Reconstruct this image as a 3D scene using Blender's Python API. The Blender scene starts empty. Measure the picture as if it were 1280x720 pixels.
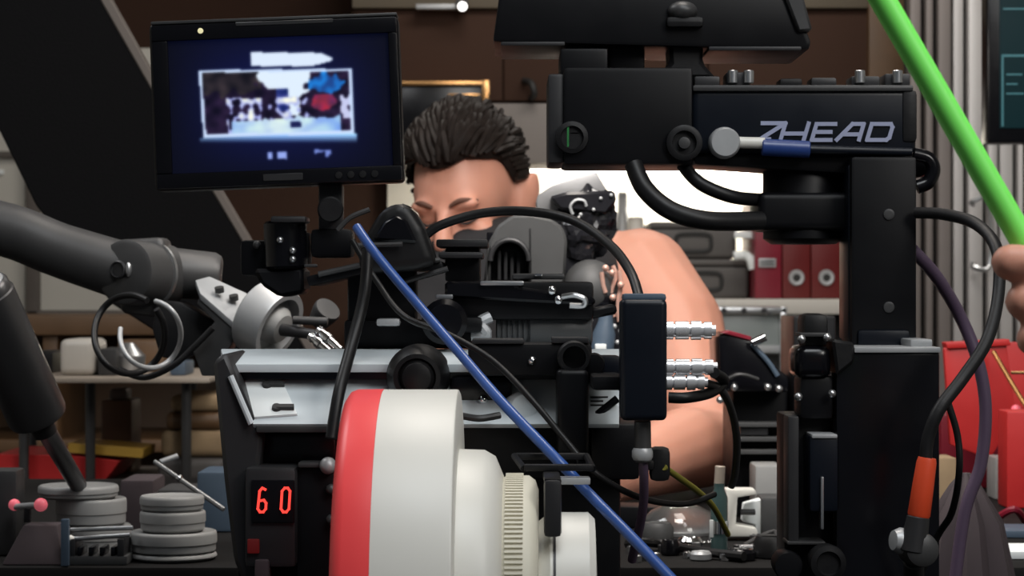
import bpy, bmesh, math, random
from mathutils import Vector, Matrix, Euler, noise
random.seed(7)
sc = bpy.context.scene
COL = sc.collection
R = math.radians
# ------------------------------------------------------------------ camera, light, exposure
CAM_Z = 1.15
F = 640 / math.tan(R(12.5))
cd = bpy.data.cameras.new('camera'); cam = bpy.data.objects.new('camera', cd); COL.objects.link(cam)
cam.location = (0, 0, CAM_Z); cam.rotation_euler = (R(90), 0, 0)
cd.sensor_width = 36; cd.angle = R(25); cd.clip_start = .05
cd.dof.use_dof = True; cd.dof.focus_distance = 1.62; cd.dof.aperture_fstop = 22
sc.camera = cam
sc.view_settings.view_transform = 'Standard'
sc.view_settings.look = 'None'
sc.view_settings.exposure = 0.0
sc.view_settings.gamma = 1
w = bpy.data.worlds.new('world'); sc.world = w; w.use_nodes = True
w.node_tree.nodes['Background'].inputs[0].default_value = (.80, .88, 1, 1)
w.node_tree.nodes['Background'].inputs[1].default_value = .07

def area(name, loc, target, size, power, col=(1, 1, 1), size_y=None, spread=180):
    l = bpy.data.lights.new(name, 'AREA'); l.energy = power; l.color = col; l.size = size
    if size_y: l.shape = 'RECTANGLE'; l.size_y = size_y
    l.spread = R(spread)
    o = bpy.data.objects.new(name, l); COL.objects.link(o); o.location = loc
    o.rotation_euler = (Vector(target) - Vector(loc)).to_track_quat('-Z', 'Y').to_euler()
    return o
area('ceiling_light_right', (1.15, .25, 2.2), (.15, 1.4, 1.05), .6, 13, (1, .97, .93), .6)
area('ceiling_light_front', (.3, .7, 2.75), (.1, 1.9, .95), .9, 18, (.93, .97, 1), .9)
area('ceiling_light_bench', (.15, 2.35, 2.8), (.05, 2.95, 1.1), .5, 17, (1, .92, .84), 1.2)
area('elbow_fill', (.11, 2.05, 1.6), (.24, 2.75, .96), .25, 5.0, (1, .93, .86), .25)  # unseen fill low over the bench, added to brighten the elbow
area('ceiling_light_left', (-1.2, 2.3, 2.7), (-.6, 2.2, .9), .6, 12, (.97, .98, 1), .6)
area('ceiling_light_back', (.6, 4.3, 2.85), (.6, 5.4, .8), 1.6, 22, (1, .95, .88), .4)

# ------------------------------------------------------------------ helpers
def P(px, py, Y):
    return Vector(((px - 640) / F * Y, Y, CAM_Z - (py - 360) / F * Y))
def S(Y): return Y / F

def mat(name, col, rough=.5, metal=0, var=.12, scale=30, bump=0., emit=None, estr=0, trans=0, coat=0, alpha=1, spec=.5, sheen=0, sss=0):
    m = bpy.data.materials.new(name); m.use_nodes = True
    nt = m.node_tree; b = nt.nodes['Principled BSDF']
    tc = nt.nodes.new('ShaderNodeTexCoord'); nz = nt.nodes.new('ShaderNodeTexNoise')
    nz.inputs['Scale'].default_value = scale; nz.inputs['Detail'].default_value = 5
    nt.links.new(tc.outputs['Object'], nz.inputs['Vector'])
    mx = nt.nodes.new('ShaderNodeMix'); mx.data_type = 'RGBA'
    c = Vector(col)
    mx.inputs[6].default_value = (*(c * (1 - var)), 1); mx.inputs[7].default_value = (*[min(1, x * (1 + var)) for x in c], 1)
    nt.links.new(nz.outputs['Fac'], mx.inputs[0]); nt.links.new(mx.outputs[2], b.inputs['Base Color'])
    mr = nt.nodes.new('ShaderNodeMapRange'); mr.inputs[3].default_value = max(.02, rough - .08); mr.inputs[4].default_value = min(1, rough + .08)
    nt.links.new(nz.outputs['Fac'], mr.inputs[0]); nt.links.new(mr.outputs[0], b.inputs['Roughness'])
    b.inputs['Metallic'].default_value = metal
    b.inputs['Specular IOR Level'].default_value = spec
    if bump:
        bp = nt.nodes.new('ShaderNodeBump'); bp.inputs['Strength'].default_value = bump; bp.inputs['Distance'].default_value = .002
        nt.links.new(nz.outputs['Fac'], bp.inputs['Height']); nt.links.new(bp.outputs[0], b.inputs['Normal'])
    if emit: b.inputs['Emission Color'].default_value = (*emit, 1); b.inputs['Emission Strength'].default_value = estr
    if trans: b.inputs['Transmission Weight'].default_value = trans
    if coat: b.inputs['Coat Weight'].default_value = coat
    if sheen: b.inputs['Sheen Weight'].default_value = sheen
    if sss: b.inputs['Subsurface Weight'].default_value = sss; b.inputs['Subsurface Scale'].default_value = .01; b.inputs['Subsurface Radius'].default_value = (1, .35, .2)
    return m

def srgb(r, g, b):
    f = lambda x: (x / 255 / 12.92) if x <= 10 else ((x / 255 + .055) / 1.055) ** 2.4
    return (f(r), f(g), f(b))

M = {
 'black':    mat('black_anodised', (.0042, .0044, .0056), .42, spec=.22),
 'gloss':    mat('black_gloss', (.0035, .0035, .005), .22, spec=.35),
 'satin':    mat('black_satin', (.008, .008, .009), .5, spec=.3, bump=.1, scale=180),
 'rubber':   mat('black_rubber', (.0065, .0065, .0072), .45, spec=.35, bump=.1, scale=90),
 'cloth':    mat('black_cloth', (.004, .004, .0045), .95, spec=.1, bump=.3, scale=300),
 'dgrey':    mat('dark_grey_metal', (.026, .026, .028), .45, .2),
 'navy':     mat('navy_black', (.004, .006, .011), .35, spec=.3),
 'grey':     mat('grey_cast_metal', (.045, .045, .046), .45, .15, bump=.05, scale=60),
 'lgrey':    mat('light_grey_metal', (.42, .43, .44), .4, .3),
 'steel':    mat('brushed_steel', (.55, .56, .57), .3, .9),
 'chrome':   mat('chrome', (.85, .86, .88), .12, 1),
 'discs':    mat('grey_weight', (.30, .30, .295), .55, .1, bump=.08),
 'panel':    mat('pale_panel', (.62, .68, .71), .5),
 'white':    mat('white_paint', (.70, .69, .64), .4, var=.03),
 'red':      mat('red_band', (.92, .07, .075), .4, var=.04),
 'ivory':    mat('ivory_gear', (.66, .63, .52), .5, var=.05),
 'blue':     mat('blue_cable', (.03, .085, .30), .3),
 'bright': mat('bright_metal', (.82, .82, .84), .28, .6),
 'gunmetal': mat('gun_metal', (.13, .13, .135), .33, .8),
 'mgrey':    mat('mid_grey_paint', (.30, .31, .32), .4),
 'bluereflect': mat('blue_reflection', (.02, .05, .20), .3),  # bluish reflection under the head beam, put into a colour
 'purple':   mat('purple_cable', (.09, .06, .10), .45),
 'green':    mat('green_rod', (.22, .95, .14), .45, var=.03),
 'orange':   mat('orange_boot', (.72, .07, .02), .45),
 'yellow':   mat('yellow_strip', (.60, .36, .06), .5),
 'olive':    mat('olive_cable', (.22, .20, .03), .5),
 'skin':     mat('skin', (.64, .30, .21), .5, var=.10, scale=14, bump=.06, sss=.12),
 'hair':     mat('dark_brown_hair', (.012, .008, .0065), .5, var=.5, scale=60, spec=.25),
 'brow':     mat('brow_hair', (.13, .06, .04), .8),
 'lip':      mat('lip', (.45, .16, .13), .45),
 'eye':      mat('eye_white', (.75, .72, .7), .2),
 'shirt':    mat('black_shirt', (.016, .016, .018), .9, bump=.2, scale=200),
 'jeans':    mat('denim', (.03, .04, .08), .9, bump=.2, scale=300),
 'brownwall': mat('brown_wall', (.052, .027, .0185), .8, spec=.15, var=.12, scale=2),
 'olivewall': mat('olive_wall', (.11, .088, .06), .6, scale=3),
 'greywall': mat('grey_panel', (.21, .185, .17), .6, var=.06, scale=3),
 'cream':    mat('cream_splash', (.80, .76, .68), .5, var=.03, scale=2),
 'beige':    mat('beige_panel', (.52, .50, .45), .6, var=.05, scale=3),
 'post':     mat('brown_post', (.10, .085, .075), .6),
 'floor':    mat('grey_floor', (.10, .095, .09), .6, scale=4),
 'ceil':     mat('ceiling_paint', (.35, .33, .30), .8, scale=3),
 'counter':  mat('counter_white', (.62, .59, .54), .4, var=.05),
 'binder':   mat('red_binder', (.125, .008, .008), .4),
 'binder2':  mat('crimson_binder', (.19, .008, .022), .4),
 'redbox':   mat('red_box', (.50, .022, .022), .45),
 'box':      mat('charcoal_box', (.085, .078, .074), .55),
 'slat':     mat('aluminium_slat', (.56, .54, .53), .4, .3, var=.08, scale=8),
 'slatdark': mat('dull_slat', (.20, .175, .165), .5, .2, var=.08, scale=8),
 'gap':      mat('dark_gap', (.02, .02, .02), .7),
 'glass':    mat('clear_glass', (.9, .95, .95), .05, trans=1),
 'frost':    mat('frosted_pane', (.38, .42, .41), .25, var=.1, scale=10),
 'wood':     mat('brown_wood', (.12, .065, .03), .5, var=.3, scale=15),
 'tan':      mat('tan_cloth', (.30, .21, .12), .8, var=.3, scale=30),
 'bench':    mat('dark_bench', (.010, .0095, .0095), .75, spec=.12),
 'plate':    mat('grey_table_plate', (.26, .26, .27), .4, .3),
 'tabletop': mat('pale_tabletop', (.42, .36, .30), .45),
 'bronze':   mat('bronze_edge', (.55, .30, .12), .25, .9),
 'copper':   mat('pinkish_rod', (.70, .42, .34), .3, .4),
 'shell':    mat('grey_shell', (.052, .053, .054), .55, .1, bump=.1, scale=50),
 'wedge':    mat('grey_wedge', (.22, .22, .225), .4, .3, var=.3, scale=20),
 'plastic':  mat('crumpled_black_plastic', (.014, .014, .017), .18),
 'led':      mat('red_led', (.4, .02, .02), .4, emit=(1, .05, .035), estr=1.6),
 'leddim':   mat('red_led_dim', (.10, .01, .01), .4, emit=(1, .03, .03), estr=.03),
 'yled':     mat('yellow_led', (.4, .4, .2), .4, emit=(1, .9, .55), estr=.6),
 'gled':     mat('green_lamp', (.05, .2, .06), .4, emit=(.15, .75, .25), estr=.22),
 'spot':     mat('lamp_glow', (1, 1, 1), .4, emit=(1, .97, .92), estr=3),
 'tubelamp': mat('tube_glow', (1, 1, 1), .4, emit=(1, .97, .88), estr=6),
 'pink':     mat('pink_knob', (.85, .15, .20), .4, emit=(1, .2, .25), estr=.25),
 'teal':     mat('teal_screen', (.004, .010, .012), .4, spec=.1, emit=(.02, .11, .13), estr=.12),
 'tealline': mat('teal_line', (.02, .1, .12), .3, emit=(.06, .30, .34), estr=.22),
 'print':    mat('logo_print', (.34, .37, .52), .4),
 'ink':      mat('dark_ink', (.02, .02, .02), .6),
 'paper':    mat('white_paper', (.80, .84, .84), .6),
 'cone':     mat('dark_plum_cloth', (.055, .040, .045), .8, bump=.2),
 'bottle':   mat('green_bottle', (.05, .09, .09), .2),
 'lens':     mat('grey_lens', (.06, .062, .064), .5),
 'bluebox':  mat('blue_grey_box', (.06, .09, .13), .5),
}

class MB:
    def __init__(s): s.bm = bmesh.new()
    def _add(s, verts, faces):
        vs = [s.bm.verts.new(v) for v in verts]
        out = []
        for f in faces:
            try: out.append(s.bm.faces.new([vs[i] for i in f]))
            except ValueError: pass
        return vs, out
    def box(s, c, size, rot=None, bevel=0., seg=2):
        hx, hy, hz = size[0] / 2, size[1] / 2, size[2] / 2
        m = (rot.to_matrix() if isinstance(rot, Euler) else rot) if rot is not None else Matrix.Identity(3)
        c = Vector(c)
        v = [c + m @ Vector((x * hx, y * hy, z * hz)) for x in (-1, 1) for y in (-1, 1) for z in (-1, 1)]
        vs, fs = s._add(v, [(0, 1, 3, 2), (4, 6, 7, 5), (0, 4, 5, 1), (2, 3, 7, 6), (0, 2, 6, 4), (1, 5, 7, 3)])
        if bevel: s._bev(fs, min(bevel, min(size) * .45), seg)
        return s
    def _bev(s, fs, wdt, seg):
        es = {e for f in fs for e in f.edges}
        bmesh.ops.bevel(s.bm, geom=list(es), offset=wdt, segments=seg, affect='EDGES', profile=.6)
    def rect(s, x0, y0, x1, y1, Y, d, bevel=.0015, tilt=0, seg=2, zb=None):
        """a box whose front face fills a pixel rectangle at depth Y; d = depth in metres"""
        a = P(x0, y0, Y); b = P(x1, y1, Y)
        if zb is not None: b.z = zb
        c = (a + b) / 2 + Vector((0, d / 2, 0))
        return s.box(c, (abs(b.x - a.x), d, abs(a.z - b.z)), Euler((0, R(tilt), 0)), bevel, seg)
    def prism(s, pts, Y, d, bevel=.001, seg=1):
        fr = [P(x, y, Y) for x, y in pts]; n = len(fr)
        bk = [p + Vector((0, d, 0)) for p in fr]
        vs, fs = s._add(fr + bk, [tuple(range(n)), tuple(reversed(range(n, 2 * n)))] + [(i, n + i, n + (i + 1) % n, (i + 1) % n) for i in range(n)])
        bmesh.ops.recalc_face_normals(s.bm, faces=fs)
        if bevel: s._bev(fs, bevel, seg)
        return s
    def lathe(s, p0, axis, prof, n=28):
        """prof: [(t along axis, radius)], closed at both ends"""
        a = Vector(axis).normalized(); p0 = Vector(p0)
        u = a.orthogonal().normalized(); v = a.cross(u)
        rings = []
        for t, r in prof:
            if r <= 1e-6: rings.append([s.bm.verts.new(p0 + a * t)])
            else: rings.append([s.bm.verts.new(p0 + a * t + (u * math.cos(k * math.tau / n) + v * math.sin(k * math.tau / n)) * r) for k in range(n)])
        for A, B in zip(rings, rings[1:]):
            for k in range(n):
                j = (k + 1) % n
                q = [A[k % len(A)], A[j % len(A)], B[j % len(B)], B[k % len(B)]]
                q2 = []
                for x in q:
                    if x not in q2: q2.append(x)
                if len(q2) > 2: s.bm.faces.new(q2)
        for Rg in (rings[0], rings[-1]):
            if len(Rg) > 2: s.bm.faces.new(Rg)
        return s
    def cyl(s, p0, p1, r0, r1=None, n=24, ch=None):
        p0 = Vector(p0); p1 = Vector(p1); L = (p1 - p0).length
        r1 = r0 if r1 is None else r1
        ch = min(r0, r1, L) * .12 if ch is None else ch
        return s.lathe(p0, p1 - p0, [(0, max(r0 - ch, 1e-4)), (ch, r0), (L - ch, r1), (L, max(r1 - ch, 1e-4))], n)
    def tube(s, pts, r, n=10, step=6):
        pts = [Vector(p) for p in pts]
        rr = r if isinstance(r, (list, tuple)) else [r] * len(pts)
        out, ro = [], []
        for i in range(len(pts) - 1):
            a = pts[max(i - 1, 0)]; b = pts[i]; c = pts[i + 1]; d = pts[min(i + 2, len(pts) - 1)]
            for k in range(step):
                t = k / step
                out.append(.5 * ((2 * b) + (c - a) * t + (2 * a - 5 * b + 4 * c - d) * t * t + (3 * b - a - 3 * c + d) * t ** 3))
                ro.append(rr[i] * (1 - t) + rr[i + 1] * t)
        out.append(pts[-1]); ro.append(rr[-1])
        up = None; rings = []
        for i, p in enumerate(out):
            tg = (out[min(i + 1, len(out) - 1)] - out[max(i - 1, 0)]).normalized()
            if up is None: up = tg.orthogonal().normalized()
            up = (up - tg * up.dot(tg)).normalized(); v = tg.cross(up)
            rings.append([s.bm.verts.new(p + (up * math.cos(k * math.tau / n) + v * math.sin(k * math.tau / n)) * ro[i]) for k in range(n)])
        for A, B in zip(rings, rings[1:]):
            for k in range(n): s.bm.faces.new((A[k], A[(k + 1) % n], B[(k + 1) % n], B[k]))
        s.bm.faces.new(rings[0]); s.bm.faces.new(rings[-1])
        return s
    def ball(s, c, rad, rot=None, u=20, v=12):
        rad = (rad,) * 3 if not isinstance(rad, (tuple, list, Vector)) else rad
        m = Matrix.Translation(c) @ (rot.to_4x4() if rot is not None else Matrix.Identity(4)) @ Matrix.Diagonal((*rad, 1))
        bmesh.ops.create_uvsphere(s.bm, u_segments=u, v_segments=v, radius=1, matrix=m)
        return s
    def rcone(s, a, b, ra, rb, n=14):
        """round cone (limb segment)"""
        a = Vector(a); b = Vector(b); L = (b - a).length; pr = []
        for k in range(6):
            t = math.pi / 2 * (1 - k / 5); pr.append((-ra * math.sin(t), max(ra * math.cos(t), 0)))
        for k in range(6):
            t = math.pi / 2 * k / 5; pr.append((L + rb * math.sin(t), max(rb * math.cos(t), 0)))
        return s.lathe(a, b - a, pr, n)
    def stroke(s, pts, wd, th, fr):
        """flat bars along 2-D points in frame fr(u, v) -> Vector, thickness th toward -Y"""
        for (a, b) in zip(pts, pts[1:]):
            s.kk = getattr(s, 'kk', 0) + 1; o_ = Vector((0, -.00004 * s.kk, 0))
            A = fr(*a) + o_; B = fr(*b) + o_; d = B - A; L = d.length
            x = d.normalized(); y = Vector((0, 1, 0)); z = x.cross(y).normalized(); y = z.cross(x)
            s.box((A + B) / 2, (L + wd * .8, th, wd), Matrix((x, y, z)).transposed(), 0)
        return s
    def build(s, name, m, parent=None, smooth=True, origin=None):
        bmesh.ops.recalc_face_normals(s.bm, faces=s.bm.faces)
        if parent is not None:
            o0 = parent['_w'] if '_w' in parent else (0, 0, 0); o0 = Vector(o0)
        elif origin is not None: o0 = Vector(origin)
        else:
            xs = [v.co for v in s.bm.verts]
            o0 = Vector(((min(v.x for v in xs) + max(v.x for v in xs)) / 2, (min(v.y for v in xs) + max(v.y for v in xs)) / 2, min(v.z for v in xs)))
        for v in s.bm.verts: v.co -= o0
        me = bpy.data.meshes.new(name); s.bm.to_mesh(me); s.bm.free()
        if smooth:
            me.polygons.foreach_set('use_smooth', [True] * len(me.polygons))
            try: me.set_sharp_from_angle(angle=R(38))
            except Exception: pass
        me.materials.append(M[m] if isinstance(m, str) else m)
        o = bpy.data.objects.new(name, me); COL.objects.link(o)
        if parent is not None: o.parent = parent
        else: o.location = o0
        o['_w'] = tuple(o0)
        return o

def tag(o, label, cat, group=None, kind=None):
    o['label'] = label; o['category'] = cat
    if group: o['group'] = group
    if kind: o['kind'] = kind
    return o
def thing(name, label, cat, loc, group=None):
    o = bpy.data.objects.new(name, None); COL.objects.link(o); o.location = loc; o['_w'] = tuple(loc)
    o.empty_display_size = .02
    return tag(o, label, cat, group)
def struct(name, mb, m, smooth=False):
    o = mb.build(name, m, None, smooth); o['kind'] = 'structure'; return o
def lab(o, l): o['label'] = l; return o
def copy_tree(o, parent=None):
    c = o.copy(); COL.objects.link(c)
    if parent: c.parent = parent
    for ch in list(o.children): copy_tree(ch, c)
    return c
def cable(name, pts, r, m, label, n=10, cat='cable', ends=None):
    """pts: (px, py, Y); r in metres"""
    t = MB().tube([P(*p) for p in pts], r, n).build(name, m)
    return tag(t, label, cat)

# ------------------------------------------------------------------ room
struct('floor', MB().box((0, 3.2, -.05), (8, 8, .1)), 'floor')
struct('ceiling', MB().box((0, 3.2, 3.05), (8, 8, .1)), 'ceil')
struct('wall_back', MB().box((0, 6.35, 1.5), (8, .1, 3)), 'brownwall')
struct('wall_left', MB().box((-2.6, 3.2, 1.5), (.1, 6.4, 3)), 'beige')
struct('wall_right', MB().box((2.6, 3.2, 1.5), (.1, 6.4, 3)), 'beige')
# ------------------------------------------------------------------ background furniture
t = thing('wall_cabinet', 'long brown wall cabinet across the back above the bright niche', 'cabinet', P(820, 205, 5.6))
MB().rect(440, -260, 1300, 128, 5.65, .5, .004).build('body', 'brownwall', t)
for i, (a, b) in enumerate(((442, 628), (630, 884), (886, 1085))):
    MB().rect(a, 12, b, 126, 5.63, .03, .004).build('door', 'brownwall', t)
MB().rect(440, -60, 1150, 10, 5.61, .04, .004).build('top_rail', 'olivewall', t)
MB().rect(480, 129, 1120, 205, 5.62, .45, .006).build('lower_panel', 'greywall', t)
MB().rect(1086, -60, 1142, 204, 5.60, .3, .006).build('end_post', 'wood', t)
hd = MB().tube([P(655, 101, 5.62), P(664, 104, 5.58), P(668, 118, 5.58), P(664, 122, 5.62)], .008).build('handle', 'ink', t)
# its underside lamp
t = thing('tube_lamp', 'glowing tube lamp under the brown wall cabinet lighting the pale niche', 'lamp', P(860, 203, 5.9))
MB().rect(650, 199, 1010, 206, 5.84, .09, .004).build('housing', 'lgrey', t)
MB().cyl(P(660, 209, 5.9), P(1000, 209, 5.9), .013).build('tube', 'tubelamp', t)
area('tube_light', P(830, 214, 5.9), P(830, 330, 6.12), .68, 16, (1, .95, .84), .05)
struct('trim_1', MB().rect(484, 206, 1020, 372, 6.27, .03, .002), 'cream')

t = thing('spot_lamp', 'small lit spot lamp high on the brown cabinet rail', 'lamp', P(578, 10, 5.58))
MB().lathe(P(578, 8, 5.61), (0, -1, 0), [(0, .004), (.002, .012), (.05, .016), (.055, .014)]).build('body', 'dgrey', t)
MB().ball(P(578, 8, 5.55), (.011, .008, .011)).build('bulb', 'spot', t)
MB().rect(520, 5, 573, 11, 5.58, .03).build('bracket', 'lgrey', t)

t = thing('display_case', 'dark hung case with a bronze front edge behind the hair of the man', 'case', P(557, 200, 5.45))
MB().rect(497, 108, 612, 196, 5.45, .17, .004).build('body', 'gloss', t)
MB().rect(497, 101, 612, 107, 5.44, .185, .003).build('top_edge', 'bronze', t)
MB().rect(560, 117, 600, 120, 5.435, .01, .001).build('trim_bar', 'bronze', t)
MB().rect(602, 100, 612, 128, 5.435, .02, .002).build('corner_post', 'bronze', t)

# counter with its frame cabinet
t = thing('counter', 'long white topped counter along the back carrying boxes and red binders', 'counter', (P(950, 392, 5.3).x, 5.8, 0))
ztop = P(0, 374, 5.3).z
MB().rect(470, 374, 1250, 393, 5.3, .98, .004).build('worktop', 'counter', t)
x0, x1 = P(470, 0, 5.4).x, P(1250, 0, 5.4).x
MB().box(((x0 + x1) / 2, 5.85, (P(0, 393, 5.3).z) / 2), (x1 - x0, .85, P(0, 393, 5.3).z - .001), None, .004).build('base_unit', 'gap', t)
t = thing('glass_cabinet', 'low metal framed cabinet with a greyish glass front under the white counter', 'cabinet', (P(925, 0, 4.9).x, 5.0, 0))
zt = P(0, 384, 4.9).z; zb = P(0, 476, 4.9).z
MB().rect(845, 384, 984, 392, 4.9, .3, .003).build('top_rail', 'steel', t)
MB().rect(845, 470, 984, 477, 4.9, .3, .003).build('bottom_rail', 'steel', t)
for x in (845, 976):
    a = P(x, 0, 4.9).x; b = P(x + 8, 0, 4.9).x
    MB().box(((a + b) / 2, 4.915, zt / 2), (b - a, .03, zt), None, .002).build('upright', 'steel', t)
    MB().box(((a + b) / 2, 5.185, zt / 2), (b - a, .03, zt), None, .002).build('upright', 'steel', t)
MB().rect(854, 394, 975, 442, 4.93, .01, .001).build('pane', 'frost', t)
MB().rect(854, 432, 975, 441, 4.91, .012, .001).build('shelf_edge', 'lgrey', t)
MB().rect(854, 444, 975, 470, 4.95, .2, .002).build('drawer', 'gap', t)
for x in (880, 905, 930, 955):
    MB().cyl(P(x, 388, 4.9), P(x, 388, 4.9) + Vector((0, -.008, 0)), .006, n=10).build('screw', 'dgrey', t)

def storage_box(px0, py0, px1, py1, Y, label):
    t = thing('storage_box', label, 'box', P((px0 + px1) / 2, py1, Y + .15), 'charcoal storage boxes on the counter')
    MB().rect(px0, py0 + 7, px1, py1, Y, .3, .012, seg=3).build('body', 'box', t)
    MB().rect(px0 - 1, py0, px1 + 1, py0 + 8, Y - .006, .31, .008).build('lid', 'box', t)
    cx = (px0 + px1) / 2; cy = (py0 + py1) / 2 + 3
    a = [P(cx + 22 * math.copysign(abs(math.cos(k * math.tau / 20)) ** .5, math.cos(k * math.tau / 20)), cy + 11 * math.copysign(abs(math.sin(k * math.tau / 20)) ** .5, math.sin(k * math.tau / 20)), Y - .002) for k in range(21)]
    MB().tube(a, .005, 6, 2).build('label_frame', 'gap', t)
    return t
storage_box(824, 324, 936, 373.6, 5.55, 'charcoal storage box standing directly on the white counter, lower of two')
storage_box(813, 277, 921, 323.6, 5.55, 'charcoal storage box lying on top of the other charcoal box')
tag(MB().tube([P(917, 320, 5.5), P(930, 319, 5.5), P(938, 324, 5.48), P(941, 336, 5.48)], .011).build('white_hook', 'paper'), 'white bent plastic hook resting beside the lower charcoal box', 'hook')
tag(MB().rect(918, 289, 945, 298, 5.52, .02, .003).build('paper_strip', 'paper'), 'white paper strip beside the upper charcoal box and binders', 'paper')

def binder(x0, x1, m, label, ring=True):
    t = thing('ring_binder', label, 'binder', P((x0 + x1) / 2, 373.6, 5.6), 'red binders in a row on the counter')
    MB().rect(x0, 252, x1, 373.4, 5.45, .3, .004).build('cover', m, t)
    if ring:
        c = P((x0 + x1) / 2, 347, 5.449)
        MB().lathe(c, (0, -1, 0), [(0, .012), (.002, .019), (.006, .017), (.005, .011)], 20).build('finger_ring', 'lgrey', t)
        MB().lathe(c, (0, -1, 0), [(0, .004), (.006, .009), (.007, .0)], 14).build('finger_hole', 'gap', t)
    else:
        MB().rect(x0 + 5, 323, x1 - 7, 334, 5.445, .006, .001).build('spine_label', 'lgrey', t)
        for k in range(2): MB().rect(x0 + 7, 325.5 + 4 * k, x1 - 9, 327 + 4 * k, 5.443, .003, 0).build('print_line', 'ink', t)
    return t
binder(943.5, 977, 'binder2', 'crimson binder with a pale spine label, first of the red row', False)
binder(978, 1013, 'binder', 'red binder with a ring hole, next to the labelled crimson binder')
binder(1014, 1052, 'binder', 'red binder with a ring hole, at the end beside the black column')

tag(MB().lathe(P(778, 373.6, 5.85), (0, 0, 1), [(0, .02), (.004, .03), (.18, .03), (.22, .014), (.26, .013), (.27, .01)], 20).build('jar_bottle', 'lgrey'), 'slim grey bottle on the counter right beside the shoulder of the man', 'bottle')
tag(MB().lathe(P(795, 373.6, 5.75), (0, 0, 1), [(0, .018), (.004, .027), (.15, .027), (.17, .02), (.2, .02), (.205, .015)], 20).build('jar_bottle', 'counter'), 'short pale jar on the counter beside the charcoal boxes', 'bottle')

t = thing('brown_case', 'small dark brown case with a pale lid on the counter before the metal slats', 'case', P(1170, 373.6, 5.4))
MB().rect(1148, 325, 1191, 373.6, 5.35, .2, .005).build('body', 'cone', t)
MB().rect(1150, 317, 1184, 325, 5.35, .19, .004).build('lid', 'counter', t)
tag(MB().rect(1194, 361, 1222, 373.5, 5.33, .12, .003).build('paper_block', 'paper'), 'white paper block on the counter beside the brown case', 'paper')

# slatted metal door / tall profiles
t = thing('slatted_partition', 'tall partition of upright aluminium slats behind the green rod', 'partition', (P(1230, 0, 5.15).x, 5.15, 0))
a, b = P(1136, 0, 5.2).x, P(1420, 0, 5.2).x
MB().box(((a + b) / 2, 5.25, 1.5), (b - a, .03, 2.98), None, 0).build('backing', 'gap', t)
xs = 1138; k = 0; wd = [14, 9, 16, 13, 18, 12, 17, 9, 15, 12, 18, 14, 16, 12, 17]
for wpx in wd:
    A = P(xs, 0, 5.17).x; B = P(xs + wpx, 0, 5.17).x; xs += wpx + 5
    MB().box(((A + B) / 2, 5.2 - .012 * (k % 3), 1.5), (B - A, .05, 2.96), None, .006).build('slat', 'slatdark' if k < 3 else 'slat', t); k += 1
MB().tube([P(1216, 256, 5.12), P(1216, 252, 5.08), P(1236, 252, 5.08), P(1238, 330, 5.08), P(1218, 334, 5.08), P(1216, 330, 5.12)], .006, 8, 4).build('handle', 'steel', t)

# dark wall monitor upper right
t = thing('wall_screen', 'dark flat screen with faint teal windows in the upper right corner', 'screen', P(1290, 178, 3.6))
MB().rect(1234, -80, 1400, 179, 3.6, .05, .006).build('housing', 'gloss', t)
MB().rect(1250, -60, 1385, 160, 3.597, .004, .001).build('display', 'teal', t)
for r in ((1252, 68, 1384, 71), (1252, 70, 1254.5, 158), (1258, 92, 1278, 94), (1258, 104, 1272, 106), (1258, 116, 1280, 118), (1254, 10, 1384, 12)):
    MB().rect(*r, 3.596, .002, 0).build('screen_line', 'tealline', t)
a = P(1300, 0, 3.65)
MB().cyl((a.x, 3.68, .05), (a.x, 3.68, 1.5), .02).build('pole', 'dgrey', t)
MB().cyl((a.x, 3.68, 0), (a.x, 3.68, .05), .22, .2).build('base', 'dgrey', t)

# left side: pale board, posts, shelf clutter
t = thing('pale_board', 'big pale beige board with brown frame bars on the back wall', 'board', P(40, 390, 5.9))
MB().rect(-260, 60, 215, 388, 5.95, .04, .003).build('sheet', 'beige', t)
MB().rect(-260, 189, 215, 197, 5.93, .03, .003).build('crossbar', 'post', t)
for x in (32, -150, 205): MB().rect(x, 60, x + 16, 400, 5.92, .04, .003).build('upright', 'post', t)
MB().rect(-260, 388, 215, 400, 5.92, .06, .003).build('ledge', 'post', t)
MB().rect(-6, 212, 4, 218, 5.94, .02, .002).build('clip', 'paper', t)

t = thing('wooden_sideboard', 'low brown wooden sideboard full of clutter beneath the pale board', 'sideboard', (P(60, 0, 4.9).x, 5.0, 0))
zt = P(0, 395, 4.8).z
MB().box((P(60, 0, 4.8).x, 5.05, zt - .02), (.9, .5, .04), None, .004).build('top', 'wood', t)
MB().box((P(60, 0, 4.8).x, 5.28, zt / 2), (.9, .03, zt - .04), None, .002).build('back_panel', 'wood', t)
for x in (-.43, 0, .43): MB().box((P(60, 0, 4.8).x + x, 5.05, (zt - .04) / 2), (.03, .46, zt - .04), None, .002).build('side_panel', 'wood', t)
for z in (.08, .45, .82): MB().box((P(60, 0, 4.8).x, 5.05, z), (.87, .46, .025), None, .002).build('shelf', 'wood', t)

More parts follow.
